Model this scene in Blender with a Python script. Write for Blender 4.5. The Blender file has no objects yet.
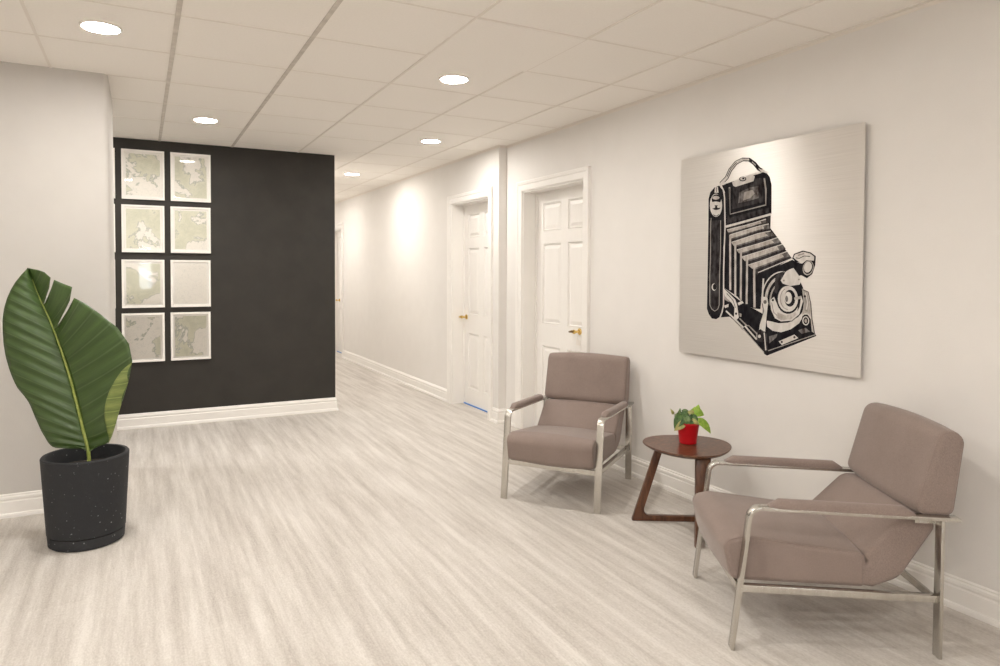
import bpy, bmesh, math, random
from mathutils import Vector, Matrix

# ------------------------------------------------------------------ camera, world, exposure
sc = bpy.context.scene
H = 2.5                     # ceiling height
cam_d = bpy.data.cameras.new('camera')
cam = bpy.data.objects.new('camera', cam_d)
sc.collection.objects.link(cam)
sc.camera = cam
YAW, PITCH, ROLL, FPX, CX, CY = 0.4732, -0.0309, 0.0031, 677.6, 487.3, 293.6
fw = Vector((math.sin(YAW) * math.cos(PITCH), math.cos(YAW) * math.cos(PITCH), math.sin(PITCH)))
rt0 = Vector((math.cos(YAW), -math.sin(YAW), 0))
up0 = rt0.cross(fw)
rt = math.cos(ROLL) * rt0 + math.sin(ROLL) * up0
up = -math.sin(ROLL) * rt0 + math.cos(ROLL) * up0
cam.matrix_world = Matrix(((rt.x, up.x, -fw.x, 0), (rt.y, up.y, -fw.y, 0), (rt.z, up.z, -fw.z, 1.363), (0, 0, 0, 1)))
cam_d.sensor_width = 36
cam_d.lens = FPX * 36 / 1000
cam_d.shift_x = (500 - CX) / 1000
cam_d.shift_y = (CY - 333) / 1000
cam_d.clip_start = 0.05

world = bpy.data.worlds.new('daylight')
sc.world = world
world.use_nodes = True
world.node_tree.nodes['Background'].inputs[0].default_value = (0.86, 0.93, 1.0, 1)
world.node_tree.nodes['Background'].inputs[1].default_value = 9.0

sc.view_settings.view_transform = 'Standard'
sc.view_settings.look = 'None'
sc.view_settings.gamma = 1
sc.view_settings.use_curve_mapping = False
sc.view_settings.exposure = 1.5
sc.cycles.use_denoising = True
sc.cycles.max_bounces = 10
sc.cycles.diffuse_bounces = 6
sc.cycles.sample_clamp_indirect = 6
LAMP = 99.0                 # downlight lens strength
LAMP_COL = (1.0, 0.96, 0.905)

# ------------------------------------------------------------------ helpers
COL = sc.collection

def obj(name, verts, faces, mat=None, parent=None, smooth=False):
    me = bpy.data.meshes.new(name)
    me.from_pydata([tuple(v) for v in verts], [], faces)
    me.update()
    if mat: me.materials.append(mat)
    o = bpy.data.objects.new(name, me)
    COL.objects.link(o)
    if parent: o.parent = parent
    if smooth:
        for p in me.polygons: p.use_smooth = True
        if smooth is not True:
            me.set_sharp_from_angle(angle=math.radians(smooth))
    return o

def fix_normals(o):
    bm = bmesh.new(); bm.from_mesh(o.data)
    bmesh.ops.recalc_face_normals(bm, faces=bm.faces)
    bm.to_mesh(o.data); bm.free()
    return o

def empty(name, loc=(0, 0, 0), rz=0):
    o = bpy.data.objects.new(name, None)
    COL.objects.link(o)
    o.location = loc; o.rotation_euler = (0, 0, rz); o.empty_display_size = 0.1
    return o

def tag(o, label=None, cat=None, group=None, kind=None):
    if label: o['label'] = label
    if cat: o['category'] = cat
    if group: o['group'] = group
    if kind: o['kind'] = kind
    return o

class MB:
    """collects vertices and faces for one mesh"""
    def __init__(s): s.v = []; s.f = []
    def add(s, verts, faces):
        n = len(s.v); s.v += [tuple(v) for v in verts]; s.f += [tuple(i + n for i in f) for f in faces]
        return s
    def box(s, x0, x1, y0, y1, z0, z1):
        return s.add([(x0, y0, z0), (x1, y0, z0), (x1, y1, z0), (x0, y1, z0), (x0, y0, z1), (x1, y0, z1), (x1, y1, z1), (x0, y1, z1)],
                     [(0, 3, 2, 1), (4, 5, 6, 7), (0, 1, 5, 4), (1, 2, 6, 5), (2, 3, 7, 6), (3, 0, 4, 7)])
    def rings(s, rings, caps=True, closed=True):
        n = len(rings[0]); b = len(s.v)
        for r in rings: s.v += [tuple(p) for p in r]
        for i in range(len(rings) - 1):
            for j in range(n if closed else n - 1):
                k = (j + 1) % n
                s.f.append((b + i * n + j, b + i * n + k, b + (i + 1) * n + k, b + (i + 1) * n + j))
        if caps:
            s.f.append(tuple(b + j for j in range(n))[::-1])
            s.f.append(tuple(b + (len(rings) - 1) * n + j for j in range(n)))
        return s
    def lathe(s, prof, c=(0, 0, 0), n=48, cap0=True, cap1=True):
        rings = [[(c[0] + r * math.cos(2 * math.pi * j / n), c[1] + r * math.sin(2 * math.pi * j / n), c[2] + z) for j in range(n)] for r, z in prof]
        b = len(s.v)
        s.rings(rings, caps=False)
        if cap0: s.f.append(tuple(b + j for j in range(n))[::-1])
        if cap1: s.f.append(tuple(b + (len(prof) - 1) * n + j for j in range(n)))
        return s
    def tube(s, pts, r, n=10):
        pts = [Vector(p) for p in pts]; rr = r if isinstance(r, (list, tuple)) else [r] * len(pts)
        rings = []
        for i, p in enumerate(pts):
            t = (pts[min(i + 1, len(pts) - 1)] - pts[max(i - 1, 0)]).normalized()
            a = t.cross(Vector((0.13, 0.31, 0.94)))
            if a.length < 1e-3: a = t.cross(Vector((1, 0, 0)))
            a.normalize(); b2 = t.cross(a)
            rings.append([p + rr[i] * (a * math.cos(2 * math.pi * k / n) + b2 * math.sin(2 * math.pi * k / n)) for k in range(n)])
        return s.rings(rings)
    def build(s, name, mat, parent=None, smooth=False, fix=True):
        o = obj(name, s.v, s.f, mat, parent, False)
        if fix: fix_normals(o)
        if smooth:
            for p in o.data.polygons: p.use_smooth = True
            if smooth is not True: o.data.set_sharp_from_angle(angle=math.radians(smooth))
        return o

def bevel(o, w=0.004, seg=2, ang=30):
    bm = bmesh.new(); bm.from_mesh(o.data)
    ed = [e for e in bm.edges if len(e.link_faces) == 2 and e.calc_face_angle(0) > math.radians(ang)]
    bmesh.ops.bevel(bm, geom=ed, offset=w, segments=seg, profile=0.5, affect='EDGES', clamp_overlap=True)
    bm.to_mesh(o.data); bm.free()
    for p in o.data.polygons: p.use_smooth = True
    o.data.set_sharp_from_angle(angle=math.radians(35))
    return o

def round_poly(pts, radii, seg=6):
    """2D polygon with rounded corners"""
    out = []; n = len(pts)
    for i in range(n):
        p = Vector(pts[i]); a = Vector(pts[i - 1]); b = Vector(pts[(i + 1) % n]); r = radii[i]
        if r <= 0: out.append(tuple(p)); continue
        d1 = (a - p).normalized(); d2 = (b - p).normalized()
        ang = math.acos(max(-1, min(1, d1.dot(d2))))
        t = min(r / math.tan(ang / 2), (a - p).length * 0.49, (b - p).length * 0.49)
        r2 = t * math.tan(ang / 2)
        c = p + (d1 + d2).normalized() * (r2 / math.sin(ang / 2))
        s = p + d1 * t - c; e = p + d2 * t - c
        a0 = math.atan2(s.y, s.x); a1 = math.atan2(e.y, e.x)
        while a1 - a0 > math.pi: a1 -= 2 * math.pi
        while a1 - a0 < -math.pi: a1 += 2 * math.pi
        for k in range(seg + 1):
            q = a0 + (a1 - a0) * k / seg
            out.append((c.x + r2 * math.cos(q), c.y + r2 * math.sin(q)))
    return out

def densify(poly, d=0.03):
    out = []
    for i in range(len(poly)):
        a = Vector(poly[i]); b = Vector(poly[(i + 1) % len(poly)])
        k = max(1, int((b - a).length / d))
        for j in range(k): out.append(tuple(a.lerp(b, j / k)))
    return out

# ------------------------------------------------------------------ materials
def mat(name, col, rough=0.6, metal=0.0, spec=0.5):
    m = bpy.data.materials.new(name); m.use_nodes = True
    b = m.node_tree.nodes['Principled BSDF']
    b.inputs['Base Color'].default_value = (*col, 1)
    b.inputs['Roughness'].default_value = rough
    b.inputs['Metallic'].default_value = metal
    b.inputs['Specular IOR Level'].default_value = spec
    return m

def nd(m, t, **kw):
    n = m.node_tree.nodes.new(t)
    for k, v in kw.items():
        if k in n.inputs: n.inputs[k].default_value = v
        else: setattr(n, k, v)
    return n

def lk(m, a, b): m.node_tree.links.new(a, b)

def ramp(m, stops):
    r = nd(m, 'ShaderNodeValToRGB'); e = r.color_ramp.elements
    while len(e) > len(stops): e.remove(e[-1])
    while len(e) < len(stops): e.new(0.5)
    for i, (p, c) in enumerate(stops):
        e[i].position = p; e[i].color = (*c, 1)
    return r

def noisy(name, c0, c1, scale=20, rough=0.6, bump=0.0, bscale=None, detail=4, stretch=None, lo=0.35, hi=0.65, spec=0.5, metal=0.0, coord='Object'):
    """two-tone procedural material with noise colour and relief"""
    m = mat(name, c0, rough, metal, spec); b = m.node_tree.nodes['Principled BSDF']
    tc = nd(m, 'ShaderNodeTexCoord'); mp = nd(m, 'ShaderNodeMapping')
    lk(m, tc.outputs[coord], mp.inputs[0])
    if stretch: mp.inputs['Scale'].default_value = stretch
    n = nd(m, 'ShaderNodeTexNoise', Scale=scale, Detail=detail)
    lk(m, mp.outputs[0], n.inputs['Vector'])
    r = ramp(m, [(lo, c0), (hi, c1)])
    lk(m, n.outputs['Fac'], r.inputs[0]); lk(m, r.outputs[0], b.inputs['Base Color'])
    if bump:
        n2 = nd(m, 'ShaderNodeTexNoise', Scale=bscale or scale * 4, Detail=3)
        lk(m, mp.outputs[0], n2.inputs['Vector'])
        bp = nd(m, 'ShaderNodeBump', Strength=bump, Distance=0.01)
        lk(m, n2.outputs['Fac'], bp.inputs['Height']); lk(m, bp.outputs[0], b.inputs['Normal'])
    return m

M = {}
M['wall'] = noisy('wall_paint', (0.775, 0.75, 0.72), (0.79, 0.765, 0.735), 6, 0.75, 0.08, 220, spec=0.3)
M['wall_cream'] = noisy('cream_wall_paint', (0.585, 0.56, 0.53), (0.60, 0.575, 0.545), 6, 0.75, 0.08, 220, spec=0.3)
M['wall_black'] = noisy('charcoal_wall_paint', (0.029, 0.026, 0.0225), (0.036, 0.032, 0.0275), 5, 0.6, 0.1, 200, spec=0.35)
M['trim'] = noisy('white_trim_paint', (0.85, 0.825, 0.79), (0.865, 0.84, 0.805), 8, 0.4, 0.02, 60)
M['door'] = noisy('white_door_paint', (0.85, 0.825, 0.79), (0.865, 0.84, 0.805), 8, 0.38, 0.03, 40, stretch=(8, 8, 1))
M['tile'] = noisy('ceiling_tile', (0.895, 0.86, 0.81), (0.915, 0.88, 0.83), 90, 0.9, 0.25, 260, spec=0.1)
M['tbar'] = mat('ceiling_bar_white', (0.80, 0.75, 0.69), 0.6)
M['tbar_grey'] = noisy('ceiling_bar_shaded', (0.54, 0.49, 0.44), (0.66, 0.61, 0.55), 14, 0.5)  # darker tone stands in for shadow and gaps along some bars
M['steel'] = noisy('brushed_steel', (0.56, 0.54, 0.50), (0.64, 0.62, 0.58), 60, 0.26, 0.05, 300, stretch=(1, 1, 0.1), metal=1.0)
M['gold'] = noisy('polished_brass', (0.72, 0.50, 0.16), (0.80, 0.58, 0.22), 20, 0.2, metal=1.0)
M['dark_brass'] = noisy('dark_brass', (0.16, 0.10, 0.04), (0.24, 0.15, 0.06), 30, 0.3, metal=1.0)
M['tape'] = noisy('blue_tape', (0.09, 0.25, 0.62), (0.11, 0.29, 0.68), 30, 0.6)
M['frame_white'] = noisy('white_frame', (0.87, 0.84, 0.79), (0.89, 0.86, 0.81), 20, 0.4)
M['red_pot'] = noisy('red_glazed_pot', (0.50, 0.004, 0.010), (0.58, 0.006, 0.014), 12, 0.35)
M['soil'] = noisy('dark_soil', (0.012, 0.010, 0.009), (0.05, 0.038, 0.028), 60, 0.95, 0.8, 90)
M['glow'] = None

def emission(name, col, s):
    m = bpy.data.materials.new(name); m.use_nodes = True
    nt = m.node_tree; nt.nodes.remove(nt.nodes['Principled BSDF'])
    e = nd(m, 'ShaderNodeEmission', Color=(*col, 1), Strength=s)
    lk(m, e.outputs[0], nt.nodes['Material Output'].inputs[0])
    return m
M['lens'] = emission('lamp_lens', LAMP_COL, LAMP)

def glass(name):
    m = bpy.data.materials.new(name); m.use_nodes = True
    nt = m.node_tree; nt.nodes.remove(nt.nodes['Principled BSDF'])
    fr = nd(m, 'ShaderNodeFresnel', IOR=1.22); tr = nd(m, 'ShaderNodeBsdfTransparent'); gl = nd(m, 'ShaderNodeBsdfGlossy', Roughness=0.02)
    mx = nd(m, 'ShaderNodeMixShader')
    lk(m, fr.outputs[0], mx.inputs[0]); lk(m, tr.outputs[0], mx.inputs[1]); lk(m, gl.outputs[0], mx.inputs[2])
    lk(m, mx.outputs[0], nt.nodes['Material Output'].inputs[0])
    return m
M['glass'] = glass('picture_glass')

def floor_mat():
    m = mat('striated_carpet', (0.5, 0.45, 0.4), 0.85, spec=0.25); b = m.node_tree.nodes['Principled BSDF']
    tc = nd(m, 'ShaderNodeTexCoord')
    def noise(sx, sy, detail=3, rough=0.55):
        mp = nd(m, 'ShaderNodeMapping'); mp.inputs['Scale'].default_value = (sx, sy, 1)
        lk(m, tc.outputs['Object'], mp.inputs[0])
        n = nd(m, 'ShaderNodeTexNoise', Scale=1.0, Detail=detail, Roughness=rough)
        lk(m, mp.outputs[0], n.inputs['Vector']); return n
    streak = noise(21, 1.15, 6, 0.62); broad = noise(6, 0.8, 2); pile = noise(150, 75, 2); fleck = noise(95, 14, 4, 0.65)
    # plank to plank shade
    mp = nd(m, 'ShaderNodeMapping'); mp.inputs['Rotation'].default_value = (0, 0, math.pi / 2)
    lk(m, tc.outputs['Object'], mp.inputs[0])
    br = nd(m, 'ShaderNodeTexBrick', Scale=1.0)
    br.inputs['Color1'].default_value = (0.38, 0.38, 0.38, 1); br.inputs['Color2'].default_value = (0.62, 0.62, 0.62, 1)
    br.inputs['Mortar'].default_value = (0.5, 0.5, 0.5, 1); br.inputs['Mortar Size'].default_value = 0.0
    br.inputs['Brick Width'].default_value = 0.92; br.inputs['Row Height'].default_value = 0.23
    lk(m, mp.outputs[0], br.inputs['Vector'])
    def madd(a, k, c):
        n = nd(m, 'ShaderNodeMath', operation='MULTIPLY_ADD'); lk(m, a, n.inputs[0]); n.inputs[1].default_value = k
        if isinstance(c, float): n.inputs[2].default_value = c
        else: lk(m, c, n.inputs[2])
        return n.outputs[0]
    v = madd(streak.outputs['Fac'], 0.85, -0.36)
    v = madd(broad.outputs['Fac'], 0.25, v)
    v = madd(fleck.outputs['Fac'], 0.26, v)
    v = madd(pile.outputs['Fac'], 0.42, v)
    v = madd(br.outputs['Color'], 0.22, v)
    r = ramp(m, [(0.36, (0.39, 0.355, 0.318)), (0.58, (0.525, 0.488, 0.448)), (0.82, (0.665, 0.632, 0.592))])
    lk(m, v, r.inputs[0]); lk(m, r.outputs[0], b.inputs['Base Color'])
    bp = nd(m, 'ShaderNodeBump', Strength=0.35, Distance=0.004)
    lk(m, pile.outputs['Fac'], bp.inputs['Height']); lk(m, bp.outputs[0], b.inputs['Normal'])
    return m
M['floor'] = floor_mat()

def fabric_mat():
    m = mat('taupe_fabric', (0.2, 0.16, 0.14), 0.8, spec=0.3); b = m.node_tree.nodes['Principled BSDF']
    tc = nd(m, 'ShaderNodeTexCoord')
    n = nd(m, 'ShaderNodeTexNoise', Scale=420.0, Detail=2.0); n2 = nd(m, 'ShaderNodeTexNoise', Scale=7.0, Detail=3.0)
    lk(m, tc.outputs['Object'], n.inputs['Vector']); lk(m, tc.outputs['Object'], n2.inputs['Vector'])
    r = ramp(m, [(0.3, (0.200, 0.152, 0.132)), (0.7, (0.310, 0.243, 0.215))])
    ad = nd(m, 'ShaderNodeMath', operation='MULTIPLY_ADD'); lk(m, n2.outputs['Fac'], ad.inputs[0]); ad.inputs[1].default_value = 0.25
    ad2 = nd(m, 'ShaderNodeMath', operation='MULTIPLY_ADD'); lk(m, n.outputs['Fac'], ad2.inputs[0]); ad2.inputs[1].default_value = 0.75
    lk(m, ad.outputs[0], ad2.inputs[2]); ad.inputs[2].default_value = 0.0
    lk(m, ad2.outputs[0], r.inputs[0]); lk(m, r.outputs[0], b.inputs['Base Color'])
    w = nd(m, 'ShaderNodeTexWave', Scale=260.0, Distortion=1.0); lk(m, tc.outputs['Object'], w.inputs['Vector'])
    bp = nd(m, 'ShaderNodeBump', Strength=0.25, Distance=0.002)
    lk(m, n.outputs['Fac'], bp.inputs['Height']); lk(m, bp.outputs[0], b.inputs['Normal'])
    b.inputs['Sheen Weight'].default_value = 0.25; b.inputs['Sheen Roughness'].default_value = 0.4
    return m
M['fabric'] = fabric_mat()

def wood_mat():
    m = mat('walnut_wood', (0.1, 0.04, 0.02), 0.32); b = m.node_tree.nodes['Principled BSDF']
    tc = nd(m, 'ShaderNodeTexCoord'); mp = nd(m, 'ShaderNodeMapping'); mp.inputs['Scale'].default_value = (14, 14, 3)
    mp.inputs['Rotation'].default_value = (0, 0, 0.7)
    lk(m, tc.outputs['Object'], mp.inputs[0])
    n = nd(m, 'ShaderNodeTexNoise', Scale=3.0, Detail=5.0, Distortion=0.8); lk(m, mp.outputs[0], n.inputs['Vector'])
    r = ramp(m, [(0.3, (0.055, 0.020, 0.010)), (0.55, (0.115, 0.046, 0.022)), (0.75, (0.17, 0.075, 0.036))])
    lk(m, n.outputs['Fac'], r.inputs[0]); lk(m, r.outputs[0], b.inputs['Base Color'])
    return m
M['wood'] = wood_mat()

def planter_mat():
    m = mat('speckled_charcoal_planter', (0.02, 0.02, 0.02), 0.75, spec=0.4); b = m.node_tree.nodes['Principled BSDF']
    tc = nd(m, 'ShaderNodeTexCoord')
    v = nd(m, 'ShaderNodeTexVoronoi', Scale=48.0); lk(m, tc.outputs['Object'], v.inputs['Vector'])
    n = nd(m, 'ShaderNodeTexNoise', Scale=40.0, Detail=4.0); lk(m, tc.outputs['Object'], n.inputs['Vector'])
    r = ramp(m, [(0.0, (0.30, 0.30, 0.31)), (0.14, (0.18, 0.18, 0.185)), (0.20, (0.021, 0.022, 0.025)), (1.0, (0.027, 0.028, 0.031))])
    lk(m, v.outputs['Distance'], r.inputs[0])
    mx = nd(m, 'ShaderNodeMix', data_type='RGBA'); r2 = ramp(m, [(0.52, (0, 0, 0)), (0.62, (1, 1, 1))])
    lk(m, n.outputs['Fac'], r2.inputs[0]); lk(m, r2.outputs[0], mx.inputs[0])
    mx.inputs[6].default_value = (0.022, 0.023, 0.026, 1); lk(m, r.outputs[0], mx.inputs[7]); lk(m, mx.outputs[2], b.inputs['Base Color'])
    bp = nd(m, 'ShaderNodeBump', Strength=0.4, Distance=0.004); lk(m, n.outputs['Fac'], bp.inputs['Height']); lk(m, bp.outputs[0], b.inputs['Normal'])
    return m
M['planter'] = planter_mat()

def panel_mat():
    m = mat('brushed_aluminium_panel', (0.70, 0.67, 0.635), 0.42, 0.75); b = m.node_tree.nodes['Principled BSDF']
    tc = nd(m, 'ShaderNodeTexCoord'); mp = nd(m, 'ShaderNodeMapping'); mp.inputs['Scale'].default_value = (1, 2.5, 420)
    lk(m, tc.outputs['Object'], mp.inputs[0])
    n = nd(m, 'ShaderNodeTexNoise', Scale=1.0, Detail=3.0); lk(m, mp.outputs[0], n.inputs['Vector'])
    r = ramp(m, [(0.3, (0.70, 0.665, 0.625)), (0.7, (0.78, 0.745, 0.705))])
    lk(m, n.outputs['Fac'], r.inputs[0]); lk(m, r.outputs[0], b.inputs['Base Color'])
    bp = nd(m, 'ShaderNodeBump', Strength=0.15, Distance=0.0004); lk(m, n.outputs['Fac'], bp.inputs['Height']); lk(m, bp.outputs[0], b.inputs['Normal'])
    b.inputs['Anisotropic'].default_value = 0.85; b.inputs['Anisotropic Rotation'].default_value = 0.25
    tg = nd(m, 'ShaderNodeTangent', direction_type='RADIAL', axis='Z'); lk(m, tg.outputs[0], b.inputs['Tangent'])
    return m
M['panel'] = panel_mat()

def ink(name, col, var):
    return noisy(name, tuple(max(0, c - var) for c in col), tuple(c + var for c in col), 45, 0.7, detail=5, stretch=(1, 1, 0.5), lo=0.35, hi=0.7, spec=0.15)
INKM = {'K': ink('ink_black', (0.010, 0.009, 0.012), 0.008), 'D': ink('ink_charcoal', (0.034, 0.030, 0.032), 0.026), 'M': ink('ink_grey', (0.14, 0.128, 0.125), 0.10),
        'G': ink('ink_mid_grey', (0.33, 0.305, 0.285), 0.07), 'L': ink('ink_pale_grey', (0.47, 0.435, 0.405), 0.13), 'W': ink('ink_off_white', (0.62, 0.59, 0.56), 0.07)}

def map_mat(i, dark, land_cover):
    rnd = random.Random(50 + i)
    m = mat('printed_map', (0.7, 0.65, 0.5), 0.7); b = m.node_tree.nodes['Principled BSDF']
    tc = nd(m, 'ShaderNodeTexCoord'); mp = nd(m, 'ShaderNodeMapping'); lk(m, tc.outputs['Object'], mp.inputs[0])
    mp.inputs['Location'].default_value = (rnd.uniform(-9, 9), rnd.uniform(-9, 9), rnd.uniform(-9, 9))
    n = nd(m, 'ShaderNodeTexNoise', Scale=4.2, Detail=5.0, Roughness=0.6, Distortion=0.4); lk(m, mp.outputs[0], n.inputs['Vector'])
    sea = (0.86, 0.82, 0.75); land = (0.72, 0.70, 0.57); hill = (0.64, 0.63, 0.50); coast = (0.45, 0.46, 0.40)
    t = land_cover
    r = ramp(m, [(t - 0.02, sea), (t - 0.004, coast), (t + 0.012, land), (t + 0.11, hill), (t + 0.2, land)])
    lk(m, n.outputs['Fac'], r.inputs[0])
    n2 = nd(m, 'ShaderNodeTexNoise', Scale=26.0, Detail=4.0); lk(m, mp.outputs[0], n2.inputs['Vector'])
    r2 = ramp(m, [(0.485, (0, 0, 0)), (0.5, (0.3, 0.3, 0.3)), (0.515, (0, 0, 0))]); lk(m, n2.outputs['Fac'], r2.inputs[0])
    mx = nd(m, 'ShaderNodeMix', data_type='RGBA'); lk(m, r2.outputs[0], mx.inputs[0]); lk(m, r.outputs[0], mx.inputs[6])
    mx.inputs[7].default_value = (0.36, 0.40, 0.38, 1)
    lk(m, mx.outputs[2], b.inputs['Base Color'])
    return m

def leaf_mat(name, dark, light, vein, nveins=17.0, rough=0.36):
    """UV: x = along the midrib, y = from midrib to margin"""
    m = mat(name, dark, rough, spec=0.5); b = m.node_tree.nodes['Principled BSDF']
    tc = nd(m, 'ShaderNodeTexCoord'); sp = nd(m, 'ShaderNodeSeparateXYZ'); lk(m, tc.outputs['UV'], sp.inputs[0])
    mu = nd(m, 'ShaderNodeMath', operation='MULTIPLY'); lk(m, sp.outputs[0], mu.inputs[0]); mu.inputs[1].default_value = nveins
    fr = nd(m, 'ShaderNodeMath', operation='FRACT'); lk(m, mu.outputs[0], fr.inputs[0])
    r = ramp(m, [(0.0, vein), (0.06, dark), (0.55, light), (0.93, dark), (1.0, vein)]); lk(m, fr.outputs[0], r.inputs[0])
    mp = nd(m, 'ShaderNodeMapping'); mp.inputs['Scale'].default_value = (160, 2, 1); lk(m, tc.outputs['UV'], mp.inputs[0])
    n = nd(m, 'ShaderNodeTexNoise', Scale=1.0, Detail=3.0); lk(m, mp.outputs[0], n.inputs['Vector'])
    mx = nd(m, 'ShaderNodeMix', data_type='RGBA', blend_type='MULTIPLY'); mx.inputs[0].default_value = 0.55
    r2 = ramp(m, [(0.3, (0.6, 0.6, 0.6)), (0.7, (1.2, 1.2, 1.1))]); lk(m, n.outputs['Fac'], r2.inputs[0])
    lk(m, r.outputs[0], mx.inputs[6]); lk(m, r2.outputs[0], mx.inputs[7]); lk(m, mx.outputs[2], b.inputs['Base Color'])
    return m
M['leaf'] = leaf_mat('glossy_green_leaf', (0.040, 0.078, 0.018), (0.062, 0.112, 0.028), (0.085, 0.135, 0.045))
M['leaf_under'] = leaf_mat('pale_leaf_underside', (0.13, 0.18, 0.045), (0.23, 0.28, 0.08), (0.27, 0.32, 0.10), 7.0, 0.5)
M['midrib'] = noisy('yellow_green_midrib', (0.24, 0.30, 0.06), (0.34, 0.38, 0.10), 30, 0.45)
M['sm_leaf_bright'] = noisy('bright_green_leaf', (0.20, 0.36, 0.03), (0.34, 0.50, 0.07), 60, 0.45)
M['sm_leaf_dark'] = noisy('dark_variegated_leaf', (0.025, 0.075, 0.018), (0.10, 0.19, 0.05), 70, 0.45)
M['sm_leaf_mid'] = noisy('mid_green_leaf', (0.07, 0.15, 0.045), (0.22, 0.30, 0.12), 70, 0.45)
M['sm_leaf_cream'] = noisy('cream_edged_leaf', (0.50, 0.44, 0.17), (0.34, 0.36, 0.12), 60, 0.5)
M['sm_stem'] = noisy('thin_stem', (0.20, 0.20, 0.06), (0.30, 0.24, 0.10), 60, 0.5)

# ------------------------------------------------------------------ the setting
XN, XC, YB = 2.952, 2.872, 6.6       # right wall, corridor wall, black wall
XL, YBACK, YEND = -2.6, -3.6, 13.2   # outer limits
YJ = 5.385                           # where the right wall steps out
CW = H + 0.006                       # wall top meets the tiles

def struct(o, label, cat='wall'):
    return tag(o, label, cat, kind='structure')

struct(MB().box(XL - .3, 3.4, YBACK - .3, YEND + .3, -0.06, 0).build('floor', M['floor']), 'light beige grey striated carpet floor running down the corridor', 'floor')

D1 = (4.185, 5.095)   # near door opening along the right wall
D2 = (5.575, 6.405)
D3 = (10.70, 11.53)
DH = 2.065
WT = 0.26

def wall_open(name, x, y0, y1, opens, label):
    m = MB(); y = y0
    for a, b in opens:
        m.box(x, x + WT, y, a, 0, CW); m.box(x, x + WT, a, b, DH, CW); y = b
    m.box(x, x + WT, y, y1, 0, CW)
    return struct(m.build(name, M['wall']), label)
wall_open('wall_right', XN, YBACK, YJ, [D1], 'pale beige painted wall behind the armchairs and side table')
wall_open('wall_corridor', XC, YJ, YEND, [D2, D3], 'pale beige corridor wall with doors, beyond the black wall end')
struct(MB().box(XL, 1.70, YB, YB + .12, 0, CW).build('wall_black', M['wall_black']), 'matte black accent wall carrying the framed maps')
struct(MB().box(1.58, 1.70, YB + .12, YEND, 0, CW).build('wall_corridor_side', M['wall']), 'corridor side wall hidden behind the black wall')
struct(MB().box(1.58, 3.2, YEND, YEND + .1, 0, CW).build('wall_corridor_end', M['wall']), 'plain wall closing the far end of the corridor')
struct(MB().box(XL - .1, XL, YBACK, YB + .12, 0, CW).build('wall_side', M['wall']), 'plain side wall left of the view')
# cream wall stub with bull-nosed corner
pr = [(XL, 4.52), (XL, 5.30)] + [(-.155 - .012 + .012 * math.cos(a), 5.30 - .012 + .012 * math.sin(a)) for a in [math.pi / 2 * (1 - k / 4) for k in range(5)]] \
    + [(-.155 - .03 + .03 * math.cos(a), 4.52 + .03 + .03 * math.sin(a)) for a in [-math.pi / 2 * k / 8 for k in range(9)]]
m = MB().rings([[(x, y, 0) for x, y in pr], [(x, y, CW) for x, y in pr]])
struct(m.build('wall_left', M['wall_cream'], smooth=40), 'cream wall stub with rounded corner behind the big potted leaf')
# back wall with a narrow window (it shows as reflections in the picture glass)
WX0, WX1, WZ0, WZ1 = -0.06, 0.26, 0.95, 1.95
m = MB(); yb0, yb1 = YBACK - .15, YBACK
m.box(XL, WX0, yb0, yb1, 0, CW).box(WX1, 3.2, yb0, yb1, 0, CW).box(WX0, WX1, yb0, yb1, 0, WZ0).box(WX0, WX1, yb0, yb1, WZ1, CW)
struct(m.build('wall_back', M['wall']), 'plain wall behind the viewer with one narrow window')
w1 = struct(empty('window_1', (WX0, YBACK - .1, WZ0)), 'narrow white framed window in the wall behind the viewer', 'window')
m = MB(); ww, wh = WX1 - WX0, WZ1 - WZ0
m.box(0, .04, 0, .06, 0, wh).box(ww - .04, ww, 0, .06, 0, wh).box(.04, ww - .04, 0, .06, 0, .04).box(.04, ww - .04, 0, .06, wh - .04, wh)
m.build('window_frame', M['trim'], w1)
MB().box(.04, ww - .04, .025, .03, .04, wh - .04).build('pane', M['glass'], w1)

# ceiling: backing, tiles one by one, hanging bars
ceil = struct(MB().box(XL - .3, 3.4, YBACK - .3, YEND + .3, H + .022, H + .07).build('ceiling', M['tile']), 'suspended beige white tile ceiling with recessed downlights', 'ceiling')
S = 0.595; GX, GY = 0.162, 2.153
gx = [GX + S * k for k in range(-5, 6)]; gy = [GY + S * k for k in range(-10, 20)]
tile_mesh = {}
def tile(cx, cy, sx, sy, dz=0.0):
    key = (round(sx, 4), round(sy, 4))
    if key not in tile_mesh:
        a, b = sx / 2, sy / 2; e = .002
        mb = MB().rings([[(-a + e, -b + e, 0), (a - e, -b + e, 0), (a - e, b - e, 0), (-a + e, b - e, 0)], [(-a, -b, .002), (a, -b, .002), (a, b, .002), (-a, b, .002)], [(-a, -b, .016), (a, -b, .016), (a, b, .016), (-a, b, .016)]])
        t = mb.build('ceiling_tile', M['tile'], ceil); tile_mesh[key] = t.data
    else:
        t = bpy.data.objects.new('ceiling_tile', tile_mesh[key]); COL.objects.link(t); t.parent = ceil
    t.location = (cx, cy, H + .003 + dz)
    return t
for i in range(len(gx) - 1):
    for j in range(len(gy) - 1):
        x0, x1 = gx[i], gx[i + 1]
        if x1 < -1.7 or gy[j + 1] < -1.0 or gy[j] > 12.6: continue
        if (gy[j] > YB + .3 and x1 < 1.6): continue
        sag = -0.007 if (abs(x0 - (GX + 2 * S)) < .01 and abs(gy[j] - (GY + S)) < .01) else 0.0
        tile((x0 + x1) / 2, (gy[j] + gy[j + 1]) / 2, S - .004, S - .004, sag)
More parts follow.
